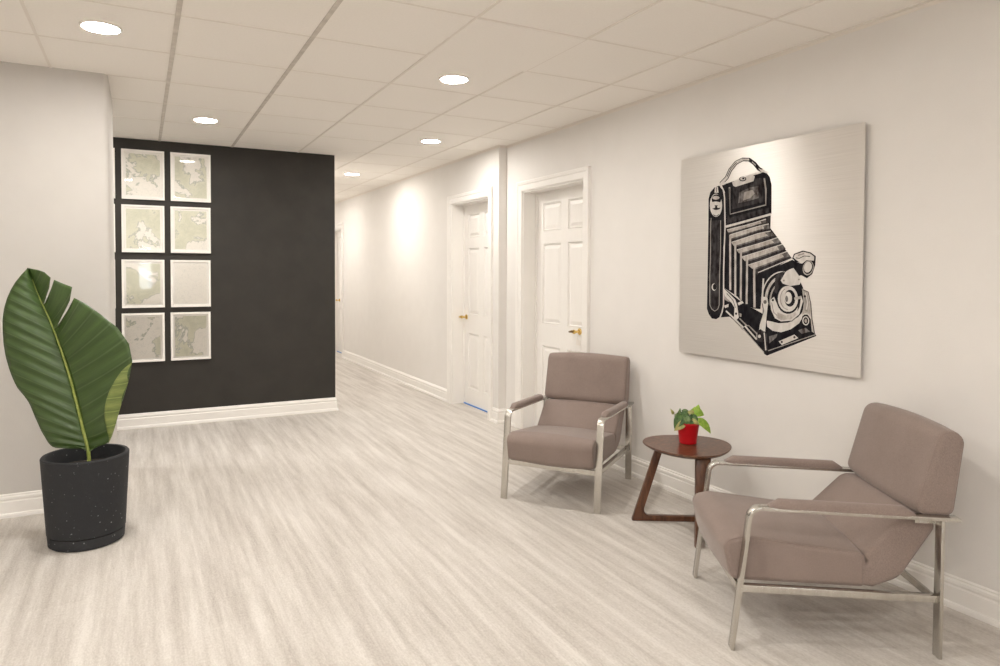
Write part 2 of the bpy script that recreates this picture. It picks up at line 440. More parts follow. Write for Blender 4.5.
for k, x in enumerate(gx):
    grey = k in (5, 6)
    hw = .011 if grey else .007
    b = MB().box(-hw, hw, YBACK, YEND, -.001, .012).build('ceiling_bar', M['tbar_grey'] if grey else M['tbar'], ceil)
    b.location = (x, 0, H)
for y in gy:
    b = MB().box(XL, 3.15, -.005, .005, .001, .012).build('cross_bar', M['tbar'], ceil); b.location = (0, y, H)

# wall angle under the ceiling
def sweep(path, prof, name, mt, label, cat='trim'):
    """profile (out, z) along a floor-plan path, room on the left of the walking direction"""
    P = [Vector(p) for p in path]; rings = []
    for i, p in enumerate(P):
        ds = []
        if i > 0: ds.append((P[i] - P[i - 1]).normalized())
        if i < len(P) - 1: ds.append((P[i + 1] - P[i]).normalized())
        ns = [Vector((-d.y, d.x)) for d in ds]
        n = ns[0] if len(ns) == 1 else (ns[0] + ns[1]) / (1 + ns[0].dot(ns[1]))
        rings.append([(p.x + n.x * o_, p.y + n.y * o_, z) for o_, z in prof])
    o = MB().rings(rings).build(name, mt)
    return struct(o, label, cat)
BASE = [(0, 0), (.024, 0), (.024, .012), (.021, .022), (.015, .026), (.014, .086), (.010, .092), (.010, .097), (.013, .101), (.012, .112), (.006, .118), (.006, .124), (0, .13)]
sweep([(XN, YBACK), (XN, 4.10)], BASE, 'baseboard_right', M['trim'], 'white moulded baseboard along the wall behind the armchairs', 'baseboard')
sweep([(XN, 5.178), (XN, YJ), (XC, YJ), (XC, 5.492)], BASE, 'baseboard_step', M['trim'], 'short white baseboard wrapping the wall step between two doors', 'baseboard')
sweep([(XC, 6.488), (XC, 10.617)], BASE, 'baseboard_corridor', M['trim'], 'white moulded baseboard along the corridor wall', 'baseboard')
sweep([(1.70, YEND), (1.70, YB), (XL, YB)], BASE, 'baseboard_black', M['trim'], 'white baseboard along the foot of the black wall', 'baseboard')
sweep([(-.155, 5.30), (-.155, 4.52), (XL, 4.52)], BASE, 'baseboard_left', M['trim'], 'white moulded baseboard behind the dark planter', 'baseboard')
ANG = [(0, H - .018), (.002, H - .018), (.003, H - .0015), (.018, H - .0015), (.018, H + .004), (0, H + .004)]
sweep([(XN, YBACK), (XN, YJ), (XC, YJ), (XC, YEND)], ANG, 'trim_1', M['tbar'], 'thin metal angle where right wall meets the ceiling')

# ------------------------------------------------------------------ doors
def door(name, x, op, hinge_right, label, handle_y, hmat, lever):
    y0, y1 = op; w = y1 - y0; rec = 0.13
    d = struct(empty(name, (x, y0, 0)), label, 'door')
    # casing: U sweep with raised back band
    prof = [(0, 0), (0, .012), (.008, .016), (.05, .018), (.056, .024), (.078, .026), (.083, .022), (.083, 0)]   # (outwards, proud)
    path = [((0, 0), (-1, 0)), ((0, DH), (-1, 1)), ((w, DH), (1, 1)), ((w, 0), (1, 0))]
    rings = [[(-t, py + ox * o_, pz + oz * o_) for o_, t in prof] for (py, pz), (ox, oz) in path]
    MB().rings(rings).build('casing', M['trim'], d)
    # jamb lining
    MB().box(0, WT, 0, .012, 0, DH).box(0, WT, w - .012, w, 0, DH).box(0, WT, .012, w - .012, DH - .012, DH).build('jamb', M['trim'], d)
    MB().box(rec - .012, rec, .012, .03, 0, DH - .012).box(rec - .012, rec, w - .03, w - .012, 0, DH - .012).box(rec - .012, rec, .03, w - .03, DH - .03, DH - .012).build('door_stop', M['trim'], d)
    # slab: recessed field, proud stiles and rails, six raised panels
    s0, s1, b0, t1 = .014, w - .014, .012, DH - .016
    mid = (s0 + s1) / 2; st = .105; ms = .05
    cols = [(s0 + st, mid - ms), (mid + ms, s1 - st)]
    rows = [(.17, .74), (.93, 1.61), (1.72, 1.955)]
    slab = MB().box(rec + .012, rec + .04, s0, s1, b0, t1)
    ys = [s0, cols[0][0], cols[0][1], cols[1][0], cols[1][1], s1]
    slab.box(rec, rec + .012, ys[0], ys[1], b0, t1).box(rec, rec + .012, ys[2], ys[3], b0, t1).box(rec, rec + .012, ys[4], ys[5], b0, t1)
    zs = [b0, rows[0][0], rows[0][1], rows[1][0], rows[1][1], rows[2][0], rows[2][1], t1]
    for a, b in cols:
        for k in range(4): slab.box(rec, rec + .012, a, b, zs[2 * k], zs[2 * k + 1])
    slab.build('door_slab', M['door'], d)
    for a, b in cols:
        for z0, z1 in rows:
            def rr(e, xx): return [(xx, a + e, z0 + e), (xx, b - e, z0 + e), (xx, b - e, z1 - e), (xx, a + e, z1 - e)]
            MB().rings([rr(.0, rec + .012), rr(.006, rec + .003), rr(.014, rec + .011), rr(.022, rec + .010), rr(.045, rec + .002)]).build('door_panel', M['door'], d)
    MB().box(rec - .010, rec + .03, .014, w - .014, .0005, .012).build('blue_tape_strip', M['tape'], d)['label'] = 'blue tape strip under the door'
    # handle
    hy, hz = handle_y
    m = MB(); n = 20
    def ring(r, xx, cy=hy, cz=hz): return [(xx, cy + r * math.cos(2 * math.pi * k / n), cz + r * math.sin(2 * math.pi * k / n)) for k in range(n)]
    m.rings([ring(.026, rec), ring(.026, rec - .006), ring(.020, rec - .012), ring(.010, rec - .014), ring(.010, rec - .045), ring(.016, rec - .05), ring(.016, rec - .062), ring(.008, rec - .066)])
    h = m.build('door_handle', M['gold'], d, smooth=40); h['label'] = 'brass lever handle'
    if lever:
        sg = lever
        mm = MB().tube([(rec - .056, hy, hz), (rec - .058, hy + sg * .025, hz + .002), (rec - .058, hy + sg * .045, hz - .001), (rec - .054, hy + sg * .068, hz - .004)], [.012, .0105, .0095, .008])
        mm.build('lever', hmat, h, smooth=True)
    return d
door('door_1', XN, D1, True, 'white six-panel door in white casing behind the farther armchair', (4.415 - D1[0], .90), M['dark_brass'], 1)
# a small key tag hanging from the near door's lock
dk = bpy.data.objects['door_1']
m = MB().tube([(.10, .222, .875), (.10, .222, .85), (.103, .216, .835)], .002, 6).box(.100, .104, .195, .235, .795, .835)
m.build('key_tag', M['tbar'], dk)['label'] = 'small key tag hanging from the lock'
door('door_2', XC, D2, False, 'white six-panel door left of the wall step, blue tape beneath', (6.33 - D2[0], .905), M['gold'], 1)
door('door_3', XC, D3, False, 'distant white door at the corridor, next to the black wall edge', (11.35 - D3[0], .89), M['gold'], 0)

# ------------------------------------------------------------------ downlights
def downlight(x, y, label):
    t = tag(empty('ceiling_downlight', (x, y, H)), label, 'light', 'recessed ceiling downlights')
    MB().lathe([(.077, .002), (.078, -.006), (.083, -.007), (.088, -.004), (.090, .004)], n=40, cap0=False, cap1=False).build('trim_ring', M['frame_white'], t, smooth=True)
    MB().lathe([(.0775, .002), (.0775, -.003), (.073, -.0045), (.04, -.005), (.001, -.005)], n=40, cap1=True).build('lens', M['lens'], t, smooth=True)
    return t
downlight(-.150, 3.662, 'round downlight nearest above the tall potted leaf, largest lit disc in view')
downlight(.448, 5.515, 'round downlight in the ceiling just before the black wall')
downlight(1.654, 3.669, 'round downlight near the middle of the ceiling, beside the sagging tile')
downlight(2.25, 5.477, 'round downlight in the ceiling near the white door and wall step')
downlight(2.195, 7.737, 'smallest, farthest round downlight in the corridor ceiling')
for x, y in [(.46, 1.85), (-.135, .06), (1.05, .06), (-1.33, 1.85), (1.95, 10.1), (2.0, 12.2), (.46, -1.73), (-1.33, -1.73), (-1.9, .06), (-.73, 5.5)]:  # unseen lamps: grid carried on, with extra ones added for ambient light
    downlight(x, y, 'added unseen round downlight in the ceiling outside the view')

# ------------------------------------------------------------------ framed maps
rowsz = [(1.985, 2.409), (1.529, 1.936), (1.050, 1.466), (.578, 1.002)]
rown = ['top', 'second', 'third', 'bottom']
def picture(x0, x1, z0, z1, i, label):
    w, h = x1 - x0, z1 - z0; y = YB
    t = tag(empty('framed_map', (x0, y, z0)), label, 'picture', 'framed maps on the black wall')
    fwid = .020; dep = .026
    m = MB()
    prof = [(0, 0), (0, -dep), (fwid * .85, -dep), (fwid, -dep + .004), (fwid, 0)]
    path = [((0, 0), (1, 1)), ((w, 0), (-1, 1)), ((w, h), (-1, -1)), ((0, h), (1, -1))]
    rings = [[(px + ox * a, yy, pz + oz * a) for a, yy in prof] for (px, pz), (ox, oz) in path]
    m.rings(rings + [rings[0]], caps=False).build('frame', M['frame_white'], t)
    MB().box(fwid, w - fwid, -.016, -.004, fwid, h - fwid).build('mat_board', M['frame_white'], t)
    e = fwid + .014
    MB().box(e, w - e, -.0175, -.016, e, h - e).build('map_print', map_mat(i, 0, [.50, .46, .52, .53, .52, .48, .60, .50, .5, .5, .5, .5][i]), t)
    MB().box(fwid, w - fwid, -.0205, -.0190, fwid, h - fwid).build('glass', M['glass'], t)
    return t
k = 0
desc = {(0, 0): 'framed map in the top row, partly beside the cream wall corner, white frame', (1, 0): 'framed map in the top right corner of the grid, with a lamp reflection',
        (0, 1): 'framed map second from top in the left visible column, white frame', (1, 1): 'framed map second from top in the right column, white frame',
        (0, 2): 'framed map third from top in the left visible column, with a window reflection', (1, 2): 'framed map third from top in the right column, mostly blank cream sea',
        (0, 3): 'framed map at the bottom of the left visible column, above the leaf', (1, 3): 'framed map in the bottom right corner of the grid, white frame'}
for c_, (x0, x1) in enumerate([(-.138, .193), (.242, .568)]):
    for r_, (z0, z1) in enumerate(rowsz):
        picture(x0 - .004 * r_ + .004, x1 - .004 * r_ + .004, z0, z1, k, desc[(c_, r_)]); k += 1
for r_, (z0, z1) in enumerate(rowsz):
    picture(-.512 - .004 * r_, -.182 - .004 * r_, z0, z1, k, 'framed map mostly hidden by the cream wall, only its right edge showing, %s row' % rown[r_]); k += 1

# ------------------------------------------------------------------ large metal print of a folding camera
PY0, PY1, PZ0, PZ1 = 3.139, 1.968, .884, 2.049
art = tag(empty('metal_art_panel', (XN, PY0, PZ0)), 'large square brushed metal print of an antique bellows camera on the right wall', 'picture')
pw, ph = PY0 - PY1, PZ1 - PZ0
o = MB().box(-.028, -.022, -pw, 0, 0, ph).build('panel', M['panel'], art); bevel(o, .001, 1)
for zz in (.12, ph - .15): MB().box(-.022, 0, -pw + .12, -.12, zz, zz + .03).build('wall_batten', M['tbar_grey'], art)
INK = [
(1,'K',((0.2743,0.1959),(0.3385,0.2042),(0.3776,0.1767),(0.4316,0.1462),(0.544,0.0465),(0.5574,0.0414),(0.8049,0.1513),(0.7793,0.1937),(0.7614,0.2386),(0.5513,0.2209),(0.4276,0.2696),(0.4172,0.2724),(0.3008,0.341))),
(1,'D',((0.3001,0.6302),(0.5656,0.6744),(0.5644,0.6143),(0.6062,0.5674),(0.6519,0.5083),(0.6787,0.4781),(0.5948,0.4374),(0.5313,0.3939),(0.5172,0.2517),(0.4803,0.2523),(0.4172,0.2724),(0.3844,0.3007),(0.3008,0.341))),
(2,'K',((0.3032,0.6194),(0.326,0.597),(0.3382,0.5603),(0.3719,0.5233),(0.4049,0.489),(0.4428,0.4511),(0.4976,0.4044),(0.5317,0.383),(0.5173,0.249),(0.4803,0.2503),(0.4173,0.2703),(0.3844,0.3007),(0.3036,0.3411))),
(3,'L',((0.3144,0.6169),(0.3486,0.6216),(0.3823,0.6262),(0.4153,0.6307),(0.4478,0.6352),(0.4792,0.6412),(0.51,0.6471),(0.517,0.6393),(0.4861,0.6341),(0.4549,0.6282),(0.4229,0.6231),(0.3903,0.6179),(0.3571,0.6126),(0.3234,0.6072))),
(3,'M',((0.3234,0.6072),(0.3571,0.6126),(0.3903,0.6179),(0.4229,0.6231),(0.4549,0.6282),(0.4861,0.6341),(0.517,0.6393),(0.5196,0.6363),(0.4887,0.6315),(0.4576,0.6256),(0.4257,0.6202),(0.3933,0.6147),(0.3603,0.6092),(0.3268,0.6035))),
(3,'M',((0.51,0.6471),(0.5404,0.6529),(0.5501,0.6408),(0.5196,0.6363))),
(3,'L',((0.3344,0.5925),(0.3675,0.5988),(0.4001,0.6049),(0.4321,0.611),(0.4636,0.6169),(0.4946,0.6228),(0.5255,0.627),(0.5301,0.6138),(0.4988,0.6099),(0.4678,0.6037),(0.4363,0.5973),(0.4043,0.5908),(0.3717,0.5841),(0.3386,0.5774))),
(3,'M',((0.3386,0.5774),(0.3717,0.5841),(0.4043,0.5908),(0.4363,0.5973),(0.4678,0.6037),(0.4988,0.6099),(0.5301,0.6138),(0.5318,0.6088),(0.5005,0.6051),(0.4694,0.5987),(0.4379,0.5921),(0.4059,0.5854),(0.3733,0.5786),(0.3402,0.5716))),
(3,'M',((0.5255,0.627),(0.5561,0.6308),(0.5627,0.6122),(0.5318,0.6088))),
(3,'L',((0.3438,0.556),(0.3769,0.5634),(0.4095,0.5707),(0.4416,0.5778),(0.4731,0.5848),(0.5042,0.5916),(0.5358,0.5949),(0.5529,0.5805),(0.5214,0.5754),(0.4901,0.5685),(0.458,0.5617),(0.4254,0.5548),(0.3922,0.5479),(0.3584,0.5408))),
(3,'M',((0.3584,0.5408),(0.3922,0.5479),(0.4254,0.5548),(0.458,0.5617),(0.4901,0.5685),(0.5214,0.5754),(0.5529,0.5805),(0.5593,0.5751),(0.5279,0.5694),(0.4964,0.5623),(0.4642,0.5556),(0.4314,0.5489),(0.3979,0.542),(0.3639,0.5351))),
(3,'M',((0.5358,0.5949),(0.5669,0.5982),(0.5901,0.5807),(0.5593,0.5751))),
(3,'L',((0.3763,0.5196),(0.4108,0.5263),(0.4447,0.5329),(0.478,0.5393),(0.5107,0.5459),(0.5424,0.5532),(0.5736,0.5604),(0.5863,0.548),(0.5552,0.5408),(0.5235,0.5334),(0.4911,0.5264),(0.458,0.5195),(0.4243,0.5125),(0.39,0.5054))),
(3,'M',((0.39,0.5054),(0.4243,0.5125),(0.458,0.5195),(0.4911,0.5264),(0.5235,0.5334),(0.5552,0.5408),(0.5863,0.548),(0.5911,0.5434),(0.56,0.5361),(0.5283,0.5287),(0.496,0.5215),(0.463,0.5145),(0.4293,0.5073),(0.3951,0.5))),
(3,'M',((0.5736,0.5604),(0.6043,0.5675),(0.6217,0.5505),(0.5911,0.5434))),
(3,'L',((0.4066,0.4854),(0.4407,0.493),(0.4742,0.5006),(0.507,0.508),(0.5392,0.5156),(0.5707,0.523),(0.6018,0.5304),(0.6134,0.5167),(0.5833,0.5089),(0.5526,0.5009),(0.5214,0.4929),(0.4896,0.4848),(0.457,0.4772),(0.4237,0.4695))),
(3,'M',((0.4237,0.4695),(0.457,0.4772),(0.4896,0.4848),(0.5214,0.4929),(0.5526,0.5009),(0.5833,0.5089),(0.6134,0.5167),(0.6178,0.5115),(0.588,0.5035),(0.5577,0.4954),(0.5268,0.4872),(0.4954,0.4789),(0.4631,0.4713),(0.4302,0.4635))),
(3,'M',((0.6018,0.5304),(0.6323,0.5376),(0.6472,0.5193),(0.6178,0.5115))),
(3,'L',((0.4445,0.4475),(0.4767,0.4553),(0.5084,0.463),(0.5389,0.4718),(0.569,0.4805),(0.5986,0.489),(0.6277,0.4974),(0.6385,0.4836),(0.6116,0.4753),(0.5842,0.4669),(0.5565,0.4583),(0.5283,0.4495),(0.4994,0.4413),(0.47,0.4329))),
(3,'M',((0.47,0.4329),(0.4994,0.4413),(0.5283,0.4495),(0.5565,0.4583),(0.5842,0.4669),(0.6116,0.4753),(0.6385,0.4836),(0.6426,0.4784),(0.6165,0.4702),(0.59,0.4617),(0.5631,0.4532),(0.5358,0.4444),(0.5078,0.436),(0.4795,0.4275))),
(3,'M',((0.6277,0.4974),(0.6563,0.5056),(0.6684,0.4866),(0.6426,0.4784))),
(4,'W',((0.315,0.6176),(0.3549,0.6231),(0.3535,0.6273),(0.3136,0.6218))),
(4,'W',((0.3549,0.6231),(0.3939,0.6284),(0.3926,0.6326),(0.3535,0.6273))),
(4,'W',((0.3939,0.6284),(0.4323,0.6337),(0.4309,0.6378),(0.3926,0.6326))),
(4,'W',((0.4323,0.6337),(0.4695,0.64),(0.4679,0.644),(0.4309,0.6378))),
(4,'W',((0.4695,0.64),(0.5056,0.6469),(0.504,0.6509),(0.4679,0.644))),
(4,'W',((0.5056,0.6469),(0.541,0.6536),(0.5395,0.6576),(0.504,0.6509))),
(4,'W',((0.3351,0.5933),(0.3737,0.6006),(0.3721,0.6047),(0.3335,0.5975))),
(4,'W',((0.3737,0.6006),(0.4115,0.6077),(0.41,0.6118),(0.3721,0.6047))),
(4,'W',((0.4115,0.6077),(0.4486,0.6147),(0.4471,0.6187),(0.41,0.6118))),
(4,'W',((0.4486,0.6147),(0.4849,0.6215),(0.4835,0.6256),(0.4471,0.6187))),
(4,'W',((0.4849,0.6215),(0.5209,0.6271),(0.5196,0.6311),(0.4835,0.6256))),
(4,'W',((0.5209,0.6271),(0.5565,0.6314),(0.5554,0.6354),(0.5196,0.6311))),
(4,'W',((0.3446,0.5568),(0.3832,0.5654),(0.3814,0.5695),(0.3428,0.5609))),
(4,'W',((0.3832,0.5654),(0.4211,0.5738),(0.4193,0.5779),(0.3814,0.5695))),
(4,'W',((0.4211,0.5738),(0.4582,0.5821),(0.4565,0.5861),(0.4193,0.5779))),
(4,'W',((0.4582,0.5821),(0.4944,0.5902),(0.493,0.5942),(0.4565,0.5861))),
(4,'W',((0.4944,0.5902),(0.531,0.595),(0.5299,0.599),(0.493,0.5942))),
(4,'W',((0.531,0.595),(0.5673,0.5988),(0.5663,0.6028),(0.5299,0.599))),
(4,'W',((0.3769,0.5203),(0.4172,0.5281),(0.4157,0.5322),(0.3754,0.5244))),
(4,'W',((0.4172,0.5281),(0.4565,0.5358),(0.4551,0.5398),(0.4157,0.5322))),
(4,'W',((0.4565,0.5358),(0.4951,0.5433),(0.4936,0.5472),(0.4551,0.5398))),
(4,'W',((0.4951,0.5433),(0.5326,0.5515),(0.531,0.5555),(0.4936,0.5472))),
(4,'W',((0.5326,0.5515),(0.5692,0.56),(0.5676,0.5638),(0.531,0.5555))),
(4,'W',((0.5692,0.56),(0.605,0.5682),(0.6034,0.572),(0.5676,0.5638))),
(4,'W',((0.4074,0.4861),(0.447,0.4951),(0.4454,0.4991),(0.4057,0.4902))),
(4,'W',((0.447,0.4951),(0.4859,0.5038),(0.4843,0.5078),(0.4454,0.4991))),
(4,'W',((0.4859,0.5038),(0.5238,0.5126),(0.5223,0.5165),(0.4843,0.5078))),
(4,'W',((0.5238,0.5126),(0.561,0.5213),(0.5594,0.5252),(0.5223,0.5165))),
(4,'W',((0.561,0.5213),(0.5973,0.5299),(0.5958,0.5337),(0.5594,0.5252))),
(4,'W',((0.5973,0.5299),(0.633,0.5383),(0.6315,0.5421),(0.5958,0.5337))),
(4,'W',((0.4452,0.4483),(0.4828,0.4573),(0.4811,0.4613),(0.4436,0.4523))),
(4,'W',((0.4828,0.4573),(0.5194,0.4667),(0.5177,0.4706),(0.4811,0.4613))),
(4,'W',((0.5194,0.4667),(0.5548,0.4769),(0.5531,0.4808),(0.5177,0.4706))),
(4,'W',((0.5548,0.4769),(0.5896,0.4869),(0.5878,0.4907),(0.5531,0.4808))),
(4,'W',((0.5896,0.4869),(0.6236,0.4967),(0.6219,0.5005),(0.5878,0.4907))),
(4,'W',((0.6236,0.4967),(0.6571,0.5063),(0.6554,0.5101),(0.6219,0.5005))),
(4,'W',((0.5016,0.4135),(0.532,0.4239),(0.53,0.4277),(0.4996,0.4173))),
(4,'W',((0.532,0.4239),(0.5618,0.4342),(0.5599,0.4379),(0.53,0.4277))),
(4,'W',((0.5618,0.4342),(0.5912,0.4443),(0.5893,0.448),(0.5599,0.4379))),
(4,'W',((0.5912,0.4443),(0.6201,0.4541),(0.6183,0.4578),(0.5893,0.448))),
(4,'W',((0.6201,0.4541),(0.6486,0.4637),(0.6468,0.4674),(0.6183,0.4578))),
(4,'W',((0.6486,0.4637),(0.6767,0.4732),(0.6748,0.4769),(0.6468,0.4674))),
(4,'L',((0.3282,0.5957),(0.332,0.4085),(0.3441,0.4085),(0.3404,0.5951))),
(4,'L',((0.332,0.4085),(0.3339,0.3311),(0.346,0.3314),(0.3441,0.4085))),
(4,'L',((0.3605,0.5575),(0.3631,0.4088),(0.375,0.4088),(0.3724,0.5571))),
(4,'L',((0.3631,0.4088),(0.3648,0.3043),(0.3768,0.3046),(0.375,0.4088))),
(4,'L',((0.3954,0.5208),(0.3969,0.4091),(0.4086,0.409),(0.4072,0.5204))),
(4,'L',((0.3969,0.4091),(0.3977,0.2843),(0.4095,0.2846),(0.4086,0.409))),
(4,'L',((0.4317,0.4867),(0.4322,0.4094),(0.4437,0.4093),(0.4433,0.4864))),
(4,'L',((0.4322,0.4094),(0.4326,0.269),(0.4441,0.2693),(0.4437,0.4093))),
(4,'L',((0.4737,0.4492),(0.4729,0.4097),(0.4854,0.4097),(0.4861,0.4487))),
(4,'L',((0.4729,0.4097),(0.4781,0.2543),(0.4905,0.2549),(0.4854,0.4097))),
(4,'W',((0.5271,0.3886),(0.5232,0.3067),(0.532,0.3065),(0.5359,0.3883))),
(3,'K',((0.1943,0.6626),(0.1938,0.78),(0.2045,0.8112),(0.2308,0.8319),(0.261,0.8376),(0.2838,0.8239),(0.2981,0.7941),(0.3076,0.6336),(0.2935,0.5379),(0.2959,0.4276),(0.2991,0.2541),(0.2876,0.223),(0.2742,0.1981),(0.2546,0.1867),(0.2255,0.1884),(0.2044,0.2094),(0.1923,0.2356),(0.1936,0.4273))),
(4,'D',((0.2136,0.6717),(0.2653,0.6687),(0.268,0.5255),(0.2671,0.4275),(0.2668,0.2525),(0.2531,0.2343),(0.2329,0.2332),(0.219,0.2502),(0.2124,0.4273))),
(5,'W',((0.2655,0.8323),(0.2841,0.8143),(0.2916,0.8157),(0.2716,0.8357))),
(5,'W',((0.2841,0.8143),(0.2924,0.7773),(0.3004,0.7769),(0.2916,0.8157))),
(5,'W',((0.2924,0.7773),(0.2984,0.6341),(0.3064,0.6336),(0.3004,0.7769))),
(5,'W',((0.2984,0.6341),(0.2951,0.538),(0.3032,0.5375),(0.3064,0.6336))),
(5,'W',((0.2951,0.538),(0.293,0.4277),(0.301,0.4276),(0.3032,0.5375))),
(5,'W',((0.293,0.4277),(0.2954,0.2584),(0.3035,0.2585),(0.301,0.4276))),
(5,'W',((0.2954,0.2584),(0.2865,0.2238),(0.2944,0.2224),(0.3035,0.2585))),
(5,'W',((0.2865,0.2238),(0.2744,0.197),(0.2821,0.1953),(0.2944,0.2224))),
(5,'G',((0.207,0.6721),(0.2089,0.4959),(0.214,0.4957),(0.2121,0.6717))),
(5,'G',((0.2089,0.4959),(0.2059,0.4008),(0.2111,0.4007),(0.214,0.4957))),
(5,'G',((0.2059,0.4008),(0.2092,0.2541),(0.2144,0.2546),(0.2111,0.4007))),
(5,'G',((0.2092,0.2541),(0.2221,0.2336),(0.2261,0.2363),(0.2144,0.2546))),
(5,'G',((0.2221,0.2336),(0.2448,0.2239),(0.2446,0.2278),(0.2261,0.2363))),
(5,'G',((0.2448,0.2239),(0.2654,0.236),(0.2612,0.238),(0.2446,0.2278))),
(5,'G',((0.2654,0.236),(0.2744,0.2571),(0.2693,0.2572),(0.2612,0.238))),
(5,'G',((0.2744,0.2571),(0.2744,0.4014),(0.2694,0.4014),(0.2693,0.2572))),
(5,'G',((0.2744,0.4014),(0.2781,0.5382),(0.273,0.5385),(0.2694,0.4014))),
(5,'G',((0.2781,0.5382),(0.2763,0.6681),(0.2712,0.6684),(0.273,0.5385))),
(5,'G',((0.21,0.6853),(0.2075,0.6386),(0.2121,0.6381),(0.2145,0.6848))),
(5,'W',((0.2526,0.3442),(0.2521,0.3392),(0.2504,0.3346),(0.2476,0.3308),(0.244,0.328),(0.2398,0.3264),(0.2353,0.3263),(0.231,0.3276),(0.2272,0.3302),(0.2241,0.3339),(0.2222,0.3384),(0.2214,0.3434),(0.2218,0.3484),(0.2236,0.353),(0.2264,0.3569),(0.23,0.3597),(0.2343,0.3612),(0.2387,0.3613),(0.243,0.3599),(0.2468,0.3573),(0.2498,0.3536),(0.2518,0.3491))),
(6,'K',((0.2525,0.3451),(0.2522,0.3408),(0.251,0.3369),(0.2489,0.3337),(0.2462,0.3313),(0.2431,0.33),(0.2398,0.3299),(0.2367,0.331),(0.2338,0.3333),(0.2316,0.3364),(0.2301,0.3403),(0.2295,0.3445),(0.2298,0.3487),(0.2311,0.3526),(0.2331,0.3559),(0.2358,0.3583),(0.2389,0.3595),(0.2422,0.3596),(0.2454,0.3585),(0.2482,0.3562),(0.2505,0.3531),(0.2519,0.3492))),
(5,'W',((0.282,0.7411),(0.2809,0.7253),(0.2767,0.7111),(0.2698,0.6994),(0.2607,0.6913),(0.2501,0.6874),(0.2388,0.6881),(0.2277,0.6933),(0.2178,0.7028),(0.21,0.7156),(0.2047,0.7308),(0.2026,0.7471),(0.2037,0.7631),(0.2081,0.7776),(0.2152,0.7893),(0.2245,0.7972),(0.2353,0.8008),(0.2466,0.7998),(0.2575,0.7943),(0.2672,0.7848),(0.2748,0.7721),(0.2799,0.7571))),
(6,'K',((0.2751,0.7703),(0.2741,0.7636),(0.2707,0.7576),(0.2652,0.7529),(0.2581,0.7497),(0.2499,0.7484),(0.2412,0.7491),(0.2328,0.7517),(0.2253,0.756),(0.2194,0.7617),(0.2156,0.7683),(0.2141,0.7754),(0.2152,0.7822),(0.2186,0.7882),(0.2242,0.793),(0.2314,0.7961),(0.2397,0.7973),(0.2484,0.7965),(0.2568,0.7938),(0.2641,0.7895),(0.2699,0.7838),(0.2736,0.7772))),
(7,'L',((0.2643,0.7787),(0.2635,0.7762),(0.2609,0.774),(0.2567,0.7724),(0.2513,0.7714),(0.2451,0.7712),(0.2386,0.7717),(0.2323,0.773),(0.2267,0.7748),(0.2223,0.7772),(0.2195,0.7799),(0.2185,0.7826),(0.2194,0.7851),(0.222,0.7873),(0.2263,0.7889),(0.2317,0.7899),(0.238,0.7901),(0.2445,0.7895),(0.2508,0.7882),(0.2563,0.7863),(0.2605,0.784),(0.2633,0.7814))),
(7,'W',((0.2742,0.7503),(0.2729,0.7478),(0.2691,0.7457),(0.263,0.7442),(0.255,0.7434),(0.2459,0.7433),(0.2364,0.7441),(0.2271,0.7455),(0.219,0.7475),(0.2126,0.75),(0.2085,0.7528),(0.207,0.7555),(0.2083,0.758),(0.2123,0.7602),(0.2185,0.7617),(0.2266,0.7625),(0.2358,0.7625),(0.2454,0.7617),(0.2545,0.7602),(0.2625,0.7582),(0.2688,0.7557),(0.2728,0.753))),
(7,'K',((0.2711,0.7304),(0.2701,0.7273),(0.2672,0.7245),(0.2625,0.7223),(0.2564,0.721),(0.2494,0.7206),(0.242,0.7211),(0.2349,0.7225),(0.2285,0.7247),(0.2236,0.7276),(0.2204,0.7308),(0.2192,0.7342),(0.2202,0.7374),(0.2232,0.7402),(0.228,0.7423),(0.2342,0.7437),(0.2413,0.7441),(0.2486,0.7435),(0.2557,0.742),(0.2619,0.7398),(0.2668,0.737),(0.2699,0.7337))),
(8,'W',((0.2383,0.7369),(0.2379,0.7349),(0.2365,0.7332),(0.2343,0.7319),(0.2314,0.731),(0.228,0.7307),(0.2245,0.731),(0.2211,0.7318),(0.2181,0.7331),(0.2158,0.7347),(0.2143,0.7367),(0.2137,0.7387),(0.2141,0.7406),(0.2155,0.7423),(0.2178,0.7437),(0.2207,0.7445),(0.2241,0.7448),(0.2276,0.7446),(0.231,0.7437),(0.2339,0.7424),(0.2363,0.7408),(0.2378,0.7389))),
(8,'W',((0.2709,0.7345),(0.2706,0.7329),(0.2694,0.7315),(0.2674,0.7304),(0.2649,0.7297),(0.2621,0.7294),(0.259,0.7296),(0.2561,0.7303),(0.2536,0.7314),(0.2515,0.7328),(0.2502,0.7344),(0.2498,0.736),(0.2501,0.7376),(0.2514,0.739),(0.2533,0.7401),(0.2558,0.7408),(0.2587,0.7411),(0.2617,0.7408),(0.2646,0.7402),(0.2672,0.7391),(0.2692,0.7377),(0.2705,0.7361))),
(7,'K',((0.2599,0.699),(0.2577,0.6973),(0.2608,0.6947),(0.2632,0.6964))),
(7,'K',((0.2577,0.6973),(0.2556,0.696),(0.2583,0.6932),(0.2608,0.6947))),
(7,'K',((0.2556,0.696),(0.2533,0.695),(0.2557,0.692),(0.2583,0.6932))),
(7,'K',((0.2533,0.695),(0.2511,0.6942),(0.253,0.691),(0.2557,0.692))),
(7,'K',((0.2511,0.6942),(0.2488,0.6937),(0.2502,0.6904),(0.253,0.691))),
(7,'K',((0.2488,0.6937),(0.2465,0.6935),(0.2473,0.6901),(0.2502,0.6904))),
(7,'K',((0.2465,0.6935),(0.2442,0.6935),(0.2443,0.6901),(0.2473,0.6901))),
(7,'K',((0.2442,0.6935),(0.2419,0.6938),(0.2414,0.6905),(0.2443,0.6901))),
(7,'K',((0.2419,0.6938),(0.2396,0.6943),(0.2385,0.6911),(0.2414,0.6905))),
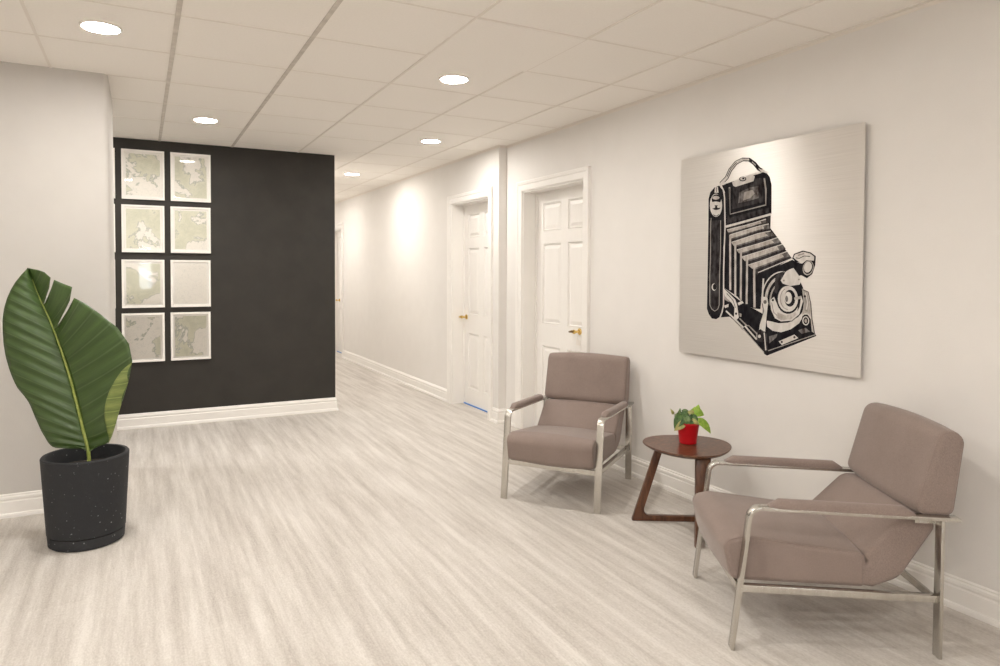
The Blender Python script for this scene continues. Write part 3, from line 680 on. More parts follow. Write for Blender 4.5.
(7,'K',((0.2396,0.6943),(0.2373,0.6951),(0.2356,0.6921),(0.2385,0.6911))),
(7,'K',((0.2373,0.6951),(0.235,0.6962),(0.2327,0.6934),(0.2356,0.6921))),
(7,'K',((0.235,0.6962),(0.2326,0.6975),(0.23,0.695),(0.2327,0.6934))),
(7,'K',((0.2326,0.6975),(0.2303,0.6991),(0.2273,0.6968),(0.23,0.695))),
(7,'K',((0.2303,0.6991),(0.228,0.701),(0.2249,0.6989),(0.2273,0.6968))),
(5,'W',((0.2345,0.8345),(0.2536,0.8326),(0.2583,0.8034),(0.2316,0.8058))),
(6,'K',((0.2426,0.8308),(0.2434,0.8076),(0.2472,0.8073),(0.2465,0.8304))),
(3,'K',((0.2775,0.8371),(0.32,0.8442),(0.5069,0.867),(0.533,0.8705),(0.5567,0.8428),(0.5675,0.8072),(0.5693,0.6784),(0.3074,0.6416),(0.2979,0.8026))),
(4,'D',((0.3176,0.6901),(0.3341,0.6777),(0.558,0.7069),(0.5587,0.6855),(0.3152,0.6503))),
(5,'G',((0.3217,0.823),(0.3314,0.6915),(0.3356,0.698),(0.3314,0.8222))),
(5,'G',((0.3314,0.6915),(0.5406,0.717),(0.5356,0.7233),(0.3356,0.698))),
(5,'G',((0.5406,0.717),(0.5414,0.7886),(0.5327,0.7891),(0.5356,0.7233))),
(5,'G',((0.5414,0.7886),(0.5318,0.8406),(0.5232,0.8406),(0.5327,0.7891))),
(6,'K',((0.3249,0.8171),(0.3342,0.6962),(0.3356,0.6987),(0.3286,0.8168))),
(6,'K',((0.3342,0.6962),(0.5358,0.7223),(0.5349,0.7249),(0.3356,0.6987))),
(5,'D',((0.3497,0.8232),(0.3459,0.7165),(0.5245,0.7336),(0.5208,0.844),(0.4742,0.8463))),
(6,'M',((0.3863,0.7918),(0.3809,0.742),(0.4503,0.7476),(0.4974,0.7546),(0.4956,0.8089),(0.4483,0.8081))),
(7,'G',((0.4145,0.7892),(0.4087,0.7509),(0.45,0.7586),(0.4765,0.7782),(0.4624,0.7958))),
(6,'W',((0.3418,0.8437),(0.3496,0.826),(0.3641,0.8201),(0.4679,0.8345),(0.4753,0.8555),(0.4636,0.8622),(0.3842,0.8577))),
(7,'K',((0.4264,0.8498),(0.4256,0.8468),(0.4233,0.8442),(0.4195,0.8422),(0.4145,0.841),(0.4088,0.8408),(0.4028,0.8414),(0.397,0.8429),(0.3919,0.8451),(0.3879,0.8479),(0.3853,0.8511),(0.3843,0.8543),(0.3851,0.8574),(0.3875,0.86),(0.3914,0.8619),(0.3964,0.8631),(0.4021,0.8634),(0.4081,0.8627),(0.4139,0.8612),(0.4189,0.8589),(0.4229,0.8561),(0.4254,0.853))),
(8,'W',((0.4208,0.8515),(0.4202,0.8494),(0.4185,0.8476),(0.4157,0.8462),(0.4121,0.8454),(0.4079,0.8452),(0.4035,0.8457),(0.3992,0.8468),(0.3955,0.8484),(0.3926,0.8503),(0.3907,0.8526),(0.39,0.8548),(0.3905,0.8569),(0.3923,0.8588),(0.3951,0.8601),(0.3988,0.8609),(0.403,0.8611),(0.4074,0.8606),(0.4116,0.8595),(0.4153,0.8579),(0.4182,0.856),(0.4201,0.8538))),
(9,'K',((0.4159,0.8531),(0.4156,0.8519),(0.4148,0.8509),(0.4136,0.8501),(0.4119,0.8495),(0.41,0.8494),(0.408,0.8496),(0.4061,0.8502),(0.4044,0.851),(0.4031,0.8521),(0.4022,0.8534),(0.4019,0.8546),(0.4021,0.8559),(0.4029,0.8569),(0.4042,0.8577),(0.4059,0.8582),(0.4078,0.8584),(0.4097,0.8582),(0.4117,0.8576),(0.4134,0.8568),(0.4147,0.8557),(0.4156,0.8544))),
(5,'W',((0.308,0.6297),(0.5685,0.6711),(0.5651,0.6808),(0.3042,0.64))),
(5,'K',((0.2806,0.8379),(0.318,0.8636),(0.2985,0.876),(0.2634,0.8524))),
(5,'K',((0.318,0.8636),(0.3389,0.8982),(0.3192,0.9102),(0.2985,0.876))),
(5,'K',((0.3389,0.8982),(0.3714,0.9258),(0.3567,0.9413),(0.3192,0.9102))),
(5,'K',((0.3714,0.9258),(0.4052,0.9341),(0.3999,0.9519),(0.3567,0.9413))),
(5,'K',((0.4052,0.9341),(0.4373,0.9292),(0.4441,0.9446),(0.3999,0.9519))),
(5,'K',((0.4373,0.9292),(0.4646,0.9092),(0.4793,0.9196),(0.4441,0.9446))),
(5,'K',((0.4646,0.9092),(0.489,0.882),(0.5035,0.8923),(0.4793,0.9196))),
(5,'K',((0.489,0.882),(0.508,0.8704),(0.5183,0.8837),(0.5035,0.8923))),
(6,'W',((0.2774,0.8405),(0.3144,0.8659),(0.3021,0.8737),(0.2665,0.8497))),
(6,'W',((0.3144,0.8659),(0.3353,0.9004),(0.3228,0.9079),(0.3021,0.8737))),
(6,'W',((0.3353,0.9004),(0.3687,0.9286),(0.3594,0.9384),(0.3228,0.9079))),
(6,'W',((0.3687,0.9286),(0.4057,0.9376),(0.3994,0.9484),(0.3594,0.9384))),
(6,'W',((0.4025,0.9389),(0.4407,0.9328),(0.4408,0.941),(0.4026,0.9471))),
(6,'G',((0.4558,0.9227),(0.4767,0.9038),(0.4813,0.9071),(0.4605,0.9259))),
(7,'K',((0.3137,0.8742),(0.3343,0.9083),(0.3307,0.9105),(0.3098,0.876))),
(7,'K',((0.3343,0.9083),(0.3691,0.9346),(0.366,0.9372),(0.3307,0.9105))),
(6,'W',((0.4929,0.8902),(0.5197,0.879),(0.5527,0.8645),(0.5431,0.8603),(0.51,0.8721))),
(6,'W',((0.2606,0.8492),(0.2828,0.8554),(0.3127,0.8438),(0.2908,0.8375),(0.2685,0.8357))),
(6,'W',((0.4189,0.866),(0.5067,0.8735),(0.5102,0.8656),(0.4261,0.857))),
(5,'W',((0.3121,0.228),(0.3683,0.1904),(0.3749,0.1963),(0.3188,0.234))),
(5,'W',((0.3683,0.1904),(0.4184,0.1552),(0.4235,0.1618),(0.3749,0.1963))),
(5,'W',((0.4184,0.1552),(0.428,0.1628),(0.434,0.1688),(0.4235,0.1618))),
(5,'W',((0.428,0.1628),(0.495,0.1071),(0.5016,0.1126),(0.434,0.1688))),
(5,'G',((0.3959,0.1972),(0.4396,0.1661),(0.4437,0.1708),(0.4008,0.2015))),
(5,'G',((0.4396,0.1661),(0.4497,0.1678),(0.4539,0.1725),(0.4437,0.1708))),
(5,'G',((0.4497,0.1678),(0.4985,0.1328),(0.5032,0.1371),(0.4539,0.1725))),
(5,'L',((0.3535,0.193),(0.4143,0.1481),(0.4175,0.1511),(0.357,0.1959))),
(5,'L',((0.4143,0.1481),(0.43,0.142),(0.4334,0.1448),(0.4175,0.1511))),
(5,'L',((0.43,0.142),(0.5388,0.0519),(0.5421,0.0546),(0.4334,0.1448))),
(5,'W',((0.2998,0.3388),(0.318,0.3264),(0.3713,0.2874),(0.3829,0.2623),(0.3939,0.2033),(0.3798,0.1905),(0.3648,0.2015),(0.3671,0.2488),(0.3501,0.2694),(0.3049,0.3021))),
(6,'K',((0.3837,0.221),(0.3835,0.2195),(0.3828,0.218),(0.3816,0.2167),(0.3801,0.2158),(0.3783,0.2152),(0.3765,0.2151),(0.3747,0.2155),(0.3731,0.2162),(0.3719,0.2173),(0.3711,0.2187),(0.3708,0.2203),(0.371,0.2219),(0.3717,0.2234),(0.3729,0.2246),(0.3744,0.2256),(0.3761,0.2261),(0.378,0.2262),(0.3798,0.2259),(0.3813,0.2251),(0.3826,0.224),(0.3834,0.2226))),
(6,'K',((0.317,0.3146),(0.3564,0.2818),(0.3594,0.2834),(0.3197,0.3165))),
(6,'K',((0.3564,0.2818),(0.3708,0.2485),(0.3742,0.2495),(0.3594,0.2834))),
(5,'W',((0.3024,0.2551),(0.331,0.2651),(0.3304,0.2504),(0.3095,0.2437))),
(5,'W',((0.3853,0.2718),(0.4116,0.2835),(0.4214,0.2734),(0.3921,0.2606))),
(5,'G',((0.3975,0.2248),(0.4109,0.2213),(0.4088,0.2064),(0.3981,0.2078))),
(5,'G',((0.3021,0.302),(0.336,0.2817),(0.3363,0.2731),(0.3054,0.2848))),
(2,'K',((0.4989,0.4072),(0.5947,0.4401),(0.679,0.4698),(0.7064,0.4272),(0.6596,0.3745),(0.5669,0.3081),(0.5289,0.3067))),
(4,'K',((0.7447,0.2841),(0.736,0.2489),(0.7195,0.2169),(0.6962,0.1905),(0.6678,0.1719),(0.6364,0.1628),(0.6046,0.1641),(0.5749,0.1761),(0.55,0.1978),(0.5321,0.2277),(0.523,0.2632),(0.5234,0.3012),(0.5332,0.3382),(0.5516,0.3712),(0.5769,0.3972),(0.6066,0.4143),(0.6384,0.4212),(0.6695,0.4177),(0.6975,0.4043),(0.7204,0.3822),(0.7366,0.3533),(0.7449,0.3197))),
(5,'W',((0.5448,0.2241),(0.5365,0.2418),(0.5302,0.24),(0.5387,0.2219))),
(5,'W',((0.5365,0.2418),(0.5308,0.2608),(0.5243,0.2596),(0.5302,0.24))),
(5,'W',((0.5308,0.2608),(0.5277,0.2806),(0.5211,0.28),(0.5243,0.2596))),
(5,'W',((0.5277,0.2806),(0.5274,0.3006),(0.5208,0.3008),(0.5211,0.28))),
(5,'W',((0.5274,0.3006),(0.5299,0.3205),(0.5234,0.3213),(0.5208,0.3008))),
(5,'W',((0.5299,0.3205),(0.5351,0.3395),(0.5288,0.341),(0.5234,0.3213))),
(5,'W',((0.5351,0.3395),(0.5429,0.3573),(0.5368,0.3595),(0.5288,0.341))),
(5,'W',((0.5429,0.3573),(0.5529,0.3734),(0.5473,0.3762),(0.5368,0.3595))),
(5,'W',((0.5529,0.3734),(0.565,0.3873),(0.56,0.3908),(0.5473,0.3762))),
(5,'W',((0.565,0.3873),(0.5787,0.3988),(0.5745,0.4029),(0.56,0.3908))),
(5,'W',((0.5787,0.3988),(0.5937,0.4075),(0.5905,0.4122),(0.5745,0.4029))),
(5,'W',((0.5937,0.4075),(0.6095,0.4134),(0.6075,0.4184),(0.5905,0.4122))),
(5,'W',((0.6095,0.4134),(0.6259,0.4163),(0.6251,0.4215),(0.6075,0.4184))),
(5,'W',((0.6259,0.4163),(0.6426,0.4162),(0.6425,0.4215),(0.6251,0.4215))),
(5,'L',((0.5584,0.2585),(0.5556,0.2716),(0.5416,0.2698),(0.5445,0.2561))),
(5,'L',((0.5556,0.2716),(0.5543,0.2849),(0.5401,0.2841),(0.5416,0.2698))),
(5,'L',((0.5543,0.2849),(0.5545,0.2982),(0.5403,0.2986),(0.5401,0.2841))),
(5,'L',((0.5545,0.2982),(0.556,0.3113),(0.542,0.3128),(0.5403,0.2986))),
(5,'L',((0.556,0.3113),(0.559,0.3241),(0.5452,0.3267),(0.542,0.3128))),
(5,'L',((0.559,0.3241),(0.5633,0.3363),(0.55,0.3401),(0.5452,0.3267))),
(5,'L',((0.5633,0.3363),(0.5689,0.3476),(0.5562,0.3526),(0.55,0.3401))),
(5,'L',((0.5689,0.3476),(0.5756,0.358),(0.5636,0.3641),(0.5562,0.3526))),
(5,'L',((0.5756,0.358),(0.5833,0.3672),(0.5724,0.3744),(0.5636,0.3641))),
(5,'L',((0.5833,0.3672),(0.5918,0.3751),(0.5822,0.3834),(0.5724,0.3744))),
(5,'L',((0.5918,0.3751),(0.6011,0.3815),(0.5929,0.3909),(0.5822,0.3834))),
(5,'L',((0.6011,0.3815),(0.6108,0.3865),(0.6044,0.3968),(0.5929,0.3909))),
(5,'L',((0.6108,0.3865),(0.6208,0.39),(0.6166,0.401),(0.6044,0.3968))),
(5,'L',((0.6208,0.39),(0.6316,0.3921),(0.6285,0.4032),(0.6166,0.401))),
(6,'K',((0.5472,0.245),(0.5427,0.2606),(0.5384,0.2598),(0.5429,0.244))),
(6,'K',((0.5427,0.2606),(0.5401,0.2767),(0.5357,0.2763),(0.5384,0.2598))),
(6,'K',((0.5401,0.2767),(0.5395,0.293),(0.5351,0.293),(0.5357,0.2763))),
(6,'K',((0.5395,0.293),(0.5408,0.3093),(0.5364,0.3097),(0.5351,0.293))),
(6,'K',((0.5408,0.3093),(0.544,0.3252),(0.5398,0.3259),(0.5364,0.3097))),
(6,'K',((0.544,0.3252),(0.5491,0.3403),(0.545,0.3414),(0.5398,0.3259))),
(6,'K',((0.5491,0.3403),(0.556,0.3544),(0.552,0.3559),(0.545,0.3414))),
(6,'K',((0.556,0.3544),(0.5644,0.3672),(0.5607,0.3691),(0.552,0.3559))),
(6,'K',((0.5644,0.3672),(0.5742,0.3784),(0.5709,0.3807),(0.5607,0.3691))),
(6,'K',((0.5742,0.3784),(0.5851,0.3878),(0.5823,0.3905),(0.5709,0.3807))),
(6,'K',((0.5851,0.3878),(0.5971,0.3953),(0.5948,0.3983),(0.5823,0.3905))),
(6,'K',((0.5971,0.3953),(0.6097,0.4008),(0.608,0.4041),(0.5948,0.3983))),
(6,'K',((0.6097,0.4008),(0.6227,0.4042),(0.6218,0.4076),(0.608,0.4041))),
(6,'K',((0.6227,0.4042),(0.6362,0.4054),(0.6357,0.4089),(0.6218,0.4076))),
(5,'G',((0.5761,0.2693),(0.5748,0.2779),(0.5662,0.2771),(0.5675,0.2682))),
(5,'G',((0.5748,0.2779),(0.5744,0.2865),(0.5657,0.2863),(0.5662,0.2771))),
(5,'G',((0.5744,0.2865),(0.5746,0.2951),(0.566,0.2954),(0.5657,0.2863))),
(5,'G',((0.5746,0.2951),(0.5756,0.3036),(0.5671,0.3044),(0.566,0.2954))),
(5,'G',((0.5756,0.3036),(0.5773,0.3119),(0.5689,0.3133),(0.5671,0.3044))),
(5,'G',((0.5773,0.3119),(0.5798,0.32),(0.5715,0.3219),(0.5689,0.3133))),
(5,'G',((0.5798,0.32),(0.5828,0.3277),(0.5748,0.3302),(0.5715,0.3219))),
(5,'G',((0.5828,0.3277),(0.5865,0.335),(0.5788,0.338),(0.5748,0.3302))),
(5,'G',((0.5865,0.335),(0.5908,0.3417),(0.5835,0.3453),(0.5788,0.338))),
(5,'G',((0.5908,0.3417),(0.5957,0.3479),(0.5888,0.3521),(0.5835,0.3453))),
(5,'G',((0.5957,0.3479),(0.6009,0.3534),(0.5946,0.3581),(0.5888,0.3521))),
(5,'G',((0.6009,0.3534),(0.6066,0.3582),(0.601,0.3635),(0.5946,0.3581))),
(5,'G',((0.6066,0.3582),(0.6127,0.3623),(0.6077,0.3681),(0.601,0.3635))),
(5,'G',((0.6127,0.3623),(0.6192,0.3657),(0.6147,0.3717),(0.6077,0.3681))),
(5,'W',((0.5521,0.1991),(0.5563,0.1722),(0.5861,0.1555),(0.6309,0.1526),(0.68,0.1697),(0.7214,0.1989),(0.7467,0.2403),(0.7387,0.2486),(0.7145,0.2244),(0.6667,0.1977),(0.6169,0.1916),(0.5782,0.1971))),
(6,'W',((0.5698,0.2922),(0.5906,0.3081),(0.6022,0.2855),(0.6276,0.2478),(0.6713,0.2428),(0.7126,0.2799),(0.7292,0.3168),(0.7383,0.294),(0.7212,0.2373),(0.6848,0.2079),(0.6292,0.2005),(0.597,0.2128),(0.5752,0.2493))),
(7,'K',((0.5995,0.2092),(0.6291,0.1965),(0.6295,0.1992),(0.6011,0.2116))),
(7,'K',((0.6291,0.1965),(0.6855,0.2041),(0.6843,0.2064),(0.6295,0.1992))),
(7,'K',((0.6855,0.2041),(0.7243,0.2357),(0.7218,0.237),(0.6843,0.2064))),
(7,'K',((0.7243,0.2357),(0.7422,0.2886),(0.7394,0.2893),(0.7218,0.237))),
(7,'M',((0.577,0.2815),(0.5883,0.2386),(0.5911,0.24),(0.5802,0.2821))),
(7,'M',((0.5883,0.2386),(0.6214,0.2134),(0.6235,0.2155),(0.5911,0.24))),
(7,'L',((0.6089,0.2404),(0.6533,0.227),(0.7017,0.2455),(0.7081,0.2355),(0.6785,0.2127),(0.6291,0.2053),(0.6065,0.2161))),
(7,'K',((0.5905,0.2931),(0.5903,0.2916),(0.5896,0.2902),(0.5886,0.289),(0.5873,0.2881),(0.5857,0.2876),(0.584,0.2875),(0.5824,0.2879),(0.581,0.2886),(0.5799,0.2897),(0.5792,0.2911),(0.5789,0.2926),(0.5791,0.2941),(0.5797,0.2956),(0.5808,0.2968),(0.5821,0.2976),(0.5837,0.2981),(0.5853,0.2982),(0.5869,0.2978),(0.5883,0.2971),(0.5895,0.296),(0.5902,0.2946))),
(7,'K',((0.7214,0.3021),(0.7197,0.2842),(0.7134,0.2675),(0.7032,0.2533),(0.6896,0.2428),(0.6738,0.2367),(0.657,0.2358),(0.6405,0.24),(0.6258,0.2492),(0.614,0.2626),(0.6062,0.2791),(0.6031,0.2974),(0.605,0.3158),(0.6116,0.3329),(0.6224,0.3471),(0.6365,0.3574),(0.6526,0.363),(0.6694,0.3633),(0.6856,0.3586),(0.6998,0.3492),(0.7111,0.3359),(0.7184,0.3197))),
(8,'W',((0.7141,0.3033),(0.7127,0.2875),(0.7072,0.2727),(0.6982,0.2601),(0.6863,0.2508),(0.6724,0.2455),(0.6577,0.2447),(0.6433,0.2485),(0.6304,0.2567),(0.6202,0.2685),(0.6134,0.2831),(0.6107,0.2993),(0.6123,0.3155),(0.6181,0.3306),(0.6275,0.3433),(0.6398,0.3524),(0.6538,0.3573),(0.6686,0.3576),(0.6827,0.3534),(0.6952,0.3451),(0.7051,0.3333),(0.7115,0.319))),
(9,'K',((0.7008,0.3054),(0.7001,0.2951),(0.6971,0.2855),(0.6922,0.2775),(0.6857,0.2715),(0.6782,0.2682),(0.6701,0.2678),(0.6623,0.2704),(0.6553,0.2757),(0.6497,0.2834),(0.646,0.2929),(0.6445,0.3032),(0.6453,0.3137),(0.6483,0.3234),(0.6534,0.3315),(0.66,0.3373),(0.6676,0.3405),(0.6756,0.3407),(0.6834,0.338),(0.6903,0.3326),(0.6957,0.3249),(0.6994,0.3156))),
(10,'W',((0.6838,0.3063),(0.6833,0.2989),(0.6812,0.2921),(0.6778,0.2863),(0.6732,0.282),(0.6679,0.2797),(0.6623,0.2794),(0.6569,0.2813),(0.652,0.2852),(0.6481,0.2907),(0.6455,0.2974),(0.6444,0.3048),(0.645,0.3123),(0.6471,0.3192),(0.6506,0.325),(0.6552,0.3292),(0.6605,0.3315),(0.6661,0.3316),(0.6716,0.3297),(0.6764,0.3258),(0.6802,0.3203),(0.6828,0.3136))),
(11,'M',((0.6644,0.3014),(0.6642,0.2975),(0.6635,0.2939),(0.6622,0.2909),(0.6605,0.2888),(0.6585,0.2876),(0.6564,0.2875),(0.6543,0.2885),(0.6525,0.2905),(0.651,0.2934),(0.65,0.2969),(0.6496,0.3008),(0.6497,0.3047),(0.6505,0.3082),(0.6518,0.3112),(0.6535,0.3134),(0.6555,0.3146),(0.6576,0.3147),(0.6596,0.3136),(0.6615,0.3116),(0.663,0.3087),(0.664,0.3052))),
(9,'G',((0.665,0.2568),(0.6577,0.2573),(0.6566,0.2539),(0.6645,0.2533))),
(9,'G',((0.6577,0.2573),(0.6508,0.2595),(0.6487,0.2564),(0.6566,0.2539))),
(9,'G',((0.6508,0.2595),(0.6442,0.2634),(0.6414,0.2607),(0.6487,0.2564))),
(9,'G',((0.6442,0.2634),(0.6384,0.2688),(0.6351,0.2666),(0.6414,0.2607))),
(9,'G',((0.6384,0.2688),(0.6335,0.2755),(0.6298,0.2739),(0.6351,0.2666))),
(9,'G',((0.6335,0.2755),(0.6298,0.2834),(0.6258,0.2823),(0.6298,0.2739))),
(9,'G',((0.6298,0.2834),(0.6275,0.292),(0.6234,0.2914),(0.6258,0.2823))),
(9,'G',((0.6275,0.292),(0.6266,0.301),(0.6224,0.3009),(0.6234,0.2914))),
(9,'G',((0.6266,0.301),(0.6273,0.31),(0.6231,0.3104),(0.6224,0.3009))),
(9,'G',((0.6273,0.31),(0.6294,0.3187),(0.6253,0.3196),(0.6231,0.3104))),
(9,'G',((0.6294,0.3187),(0.6328,0.3266),(0.6291,0.328),(0.6253,0.3196))),
(9,'G',((0.6328,0.3266),(0.6375,0.3334),(0.6341,0.3354),(0.6291,0.328))),
(9,'G',((0.6375,0.3334),(0.6432,0.3389),(0.6404,0.3415),(0.6341,0.3354))),
(9,'G',((0.6432,0.3389),(0.6498,0.343),(0.6473,0.3458),(0.6404,0.3415))),
(9,'K',((0.7112,0.3188),(0.7292,0.3168),(0.722,0.2674),(0.7107,0.2486),(0.7183,0.2879))),
(10,'L',((0.6935,0.3077),(0.7292,0.3168),(0.7296,0.3039),(0.6969,0.2974))),
(7,'W',((0.6233,0.3818),(0.6488,0.4207),(0.6699,0.4312),(0.688,0.4365),(0.7082,0.4117),(0.7299,0.3862),(0.7206,0.3643),(0.6725,0.3575),(0.635,0.3672))),
(8,'K',((0.6246,0.3812),(0.65,0.4198),(0.6475,0.4215),(0.6219,0.3825))),
(8,'K',((0.65,0.4198),(0.6706,0.4301),(0.6693,0.4324),(0.6475,0.4215))),
(8,'K',((0.6706,0.4301),(0.6885,0.4353),(0.6875,0.4377),(0.6693,0.4324))),
(8,'G',((0.6458,0.3806),(0.6456,0.3794),(0.6451,0.3783),(0.6442,0.3774),(0.643,0.3767),(0.6417,0.3764),(0.6403,0.3763),(0.6389,0.3767),(0.6377,0.3773),(0.6367,0.3782),(0.6361,0.3793),(0.6358,0.3804),(0.636,0.3816),(0.6366,0.3827),(0.6375,0.3837),(0.6386,0.3843),(0.64,0.3847),(0.6414,0.3847),(0.6428,0.3844),(0.644,0.3838),(0.6449,0.3829),(0.6456,0.3818))),
(8,'G',((0.7216,0.386),(0.7215,0.3849),(0.7209,0.3838),(0.7201,0.3829),(0.719,0.3822),(0.7177,0.3819),(0.7163,0.3819),(0.715,0.3822),(0.7138,0.3828),(0.7129,0.3837),(0.7123,0.3847),(0.7121,0.3859),(0.7122,0.3871),(0.7127,0.3881),(0.7136,0.389),(0.7147,0.3897),(0.716,0.39),(0.7174,0.3901),(0.7187,0.3898),(0.7199,0.3891),(0.7208,0.3883),(0.7214,0.3872))),
(6,'D',((0.596,0.4001),(0.6208,0.4163),(0.6425,0.4217),(0.625,0.3871),(0.6167,0.3525),(0.6051,0.3201),(0.592,0.3304))),
(8,'W',((0.5273,0.308),(0.5552,0.3025),(0.5606,0.2756),(0.5546,0.2211),(0.5472,0.1486),(0.5124,0.1525),(0.5162,0.1803),(0.5375,0.2419),(0.5262,0.2795))),
(9,'M',((0.5519,0.2834),(0.5516,0.2809),(0.5506,0.2786),(0.5489,0.2767),(0.5468,0.2752),(0.5443,0.2744),(0.5417,0.2743),(0.5391,0.2749),(0.5369,0.2761),(0.5351,0.2779),(0.5339,0.2801),(0.5334,0.2826),(0.5337,0.2851),(0.5348,0.2874),(0.5364,0.2893),(0.5386,0.2907),(0.5411,0.2915),(0.5437,0.2916),(0.5462,0.291),(0.5485,0.2898),(0.5503,0.288),(0.5514,0.2858))),
(9,'K',((0.5588,0.273),(0.5527,0.2211),(0.5565,0.221),(0.5626,0.2728))),
(9,'K',((0.5527,0.2211),(0.5465,0.1498),(0.5504,0.1498),(0.5565,0.221))),
(9,'K',((0.5251,0.2765),(0.5342,0.2419),(0.538,0.2417),(0.5289,0.2772))),
(9,'K',((0.5342,0.2419),(0.5124,0.1794),(0.5161,0.1787),(0.538,0.2417))),
(8,'D',((0.4971,0.1457),(0.5203,0.1586),(0.5541,0.1394),(0.5645,0.0629),(0.5435,0.0607),(0.5389,0.0998),(0.502,0.1019))),
(9,'W',((0.5377,0.1433),(0.5483,0.0649),(0.5543,0.0659),(0.5437,0.1442))),
(9,'W',((0.5227,0.1258),(0.5224,0.1236),(0.5216,0.1215),(0.5201,0.1197),(0.5182,0.1184),(0.5161,0.1176),(0.5138,0.1174),(0.5116,0.1178),(0.5096,0.1188),(0.508,0.1203),(0.507,0.1223),(0.5066,0.1244),(0.5069,0.1266),(0.5078,0.1287),(0.5092,0.1305),(0.5111,0.1318),(0.5133,0.1326),(0.5156,0.1328),(0.5178,0.1324),(0.5197,0.1313),(0.5213,0.1298),(0.5223,0.1279))),
(9,'G',((0.4984,0.1404),(0.4975,0.1071),(0.502,0.1073),(0.5029,0.1406))),
(5,'L',((0.7328,0.3479),(0.7638,0.3359),(0.7772,0.2854),(0.7853,0.2196),(0.7989,0.1595),(0.7825,0.1683),(0.7737,0.2189),(0.7495,0.2441),(0.7351,0.2319),(0.7422,0.2838))),
(6,'G',((0.7372,0.3403),(0.758,0.3332),(0.7685,0.285),(0.761,0.2488),(0.7462,0.2532))),
(7,'K',((0.7347,0.3414),(0.7612,0.3326),(0.7641,0.3341),(0.736,0.3442))),
(7,'K',((0.7612,0.3326),(0.7743,0.2851),(0.7777,0.2856),(0.7641,0.3341))),
(7,'K',((0.7743,0.2851),(0.7813,0.2192),(0.7846,0.2197),(0.7777,0.2856))),
(7,'K',((0.7813,0.2192),(0.7943,0.1614),(0.7976,0.1621),(0.7846,0.2197))),
(7,'W',((0.7465,0.3298),(0.7578,0.2896),(0.7636,0.2901),(0.7522,0.331))),
(7,'W',((0.7578,0.2896),(0.7531,0.2591),(0.7589,0.2585),(0.7636,0.2901))),
(7,'K',((0.7522,0.3151),(0.7521,0.3136),(0.7515,0.3123),(0.7506,0.3112),(0.7493,0.3103),(0.7479,0.3098),(0.7464,0.3098),(0.7449,0.3101),(0.7436,0.3109),(0.7426,0.312),(0.7419,0.3133),(0.7417,0.3147),(0.7418,0.3162),(0.7424,0.3175),(0.7434,0.3187),(0.7446,0.3195),(0.746,0.3199),(0.7475,0.32),(0.749,0.3196),(0.7503,0.3189),(0.7513,0.3178),(0.752,0.3165))),
(6,'K',((0.7369,0.232),(0.7614,0.2386),(0.7766,0.219),(0.7824,0.1709),(0.7517,0.1814),(0.7329,0.2111))),
(7,'W',((0.7699,0.2125),(0.7694,0.2069),(0.7677,0.2018),(0.7648,0.1974),(0.761,0.1941),(0.7566,0.1922),(0.7519,0.1919),(0.7474,0.1931),(0.7433,0.1959),(0.7401,0.1999),(0.7379,0.2048),(0.7371,0.2103),(0.7375,0.2159),(0.7393,0.2211),(0.7423,0.2255),(0.7461,0.2287),(0.7505,0.2306),(0.7552,0.2308),(0.7597,0.2295),(0.7637,0.2268),(0.7669,0.2228),(0.769,0.2179))),
(8,'K',((0.7652,0.2122),(0.7649,0.2079),(0.7637,0.204),(0.7616,0.2007),(0.7589,0.1982),(0.7557,0.1968),(0.7524,0.1965),(0.7492,0.1975),(0.7463,0.1996),(0.744,0.2027),(0.7424,0.2064),(0.7418,0.2106),(0.7421,0.2148),(0.7434,0.2188),(0.7455,0.2222),(0.7482,0.2246),(0.7514,0.226),(0.7547,0.2262),(0.7579,0.2252),(0.7608,0.2231),(0.7631,0.2201),(0.7646,0.2163))),
(9,'L',((0.76,0.2118),(0.7598,0.2093),(0.7591,0.207),(0.758,0.2051),(0.7565,0.2036),(0.7548,0.2028),(0.7529,0.2027),(0.7512,0.2033),(0.7496,0.2045),(0.7483,0.2063),(0.7474,0.2085),(0.7471,0.211),(0.7473,0.2134),(0.748,0.2158),(0.7491,0.2177),(0.7506,0.2192),(0.7523,0.22),(0.7542,0.2201),(0.756,0.2195),(0.7575,0.2183),(0.7588,0.2165),(0.7596,0.2142))),
(7,'W',((0.732,0.2196),(0.7337,0.2243),(0.7295,0.2256),(0.7278,0.2206))),
(7,'W',((0.7337,0.2243),(0.7359,0.2285),(0.732,0.2303),(0.7295,0.2256))),
(7,'W',((0.7359,0.2285),(0.7386,0.2321),(0.7351,0.2344),(0.732,0.2303))),
(7,'W',((0.7386,0.2321),(0.7417,0.235),(0.7389,0.2379),(0.7351,0.2344))),
(7,'W',((0.7417,0.235),(0.7452,0.2372),(0.7431,0.2405),(0.7389,0.2379))),
(7,'W',((0.7452,0.2372),(0.7488,0.2386),(0.7477,0.2423),(0.7431,0.2405))),
(7,'W',((0.7488,0.2386),(0.7526,0.2392),(0.7524,0.2431),(0.7477,0.2423))),
(7,'W',((0.7526,0.2392),(0.7563,0.2391),(0.7572,0.2428),(0.7524,0.2431))),
(7,'W',((0.7563,0.2391),(0.76,0.2381),(0.7619,0.2416),(0.7572,0.2428))),
(7,'W',((0.76,0.2381),(0.7636,0.2363),(0.7662,0.2395),(0.7619,0.2416))),
(7,'W',((0.7636,0.2363),(0.7669,0.2338),(0.7701,0.2365),(0.7662,0.2395))),
(7,'W',((0.7669,0.2338),(0.7698,0.2306),(0.7735,0.2328),(0.7701,0.2365))),
(7,'W',((0.7698,0.2306),(0.7722,0.2267),(0.7762,0.2284),(0.7735,0.2328))),
(7,'W',((0.7722,0.2267),(0.7741,0.2223),(0.7782,0.2238),(0.7762,0.2284))),
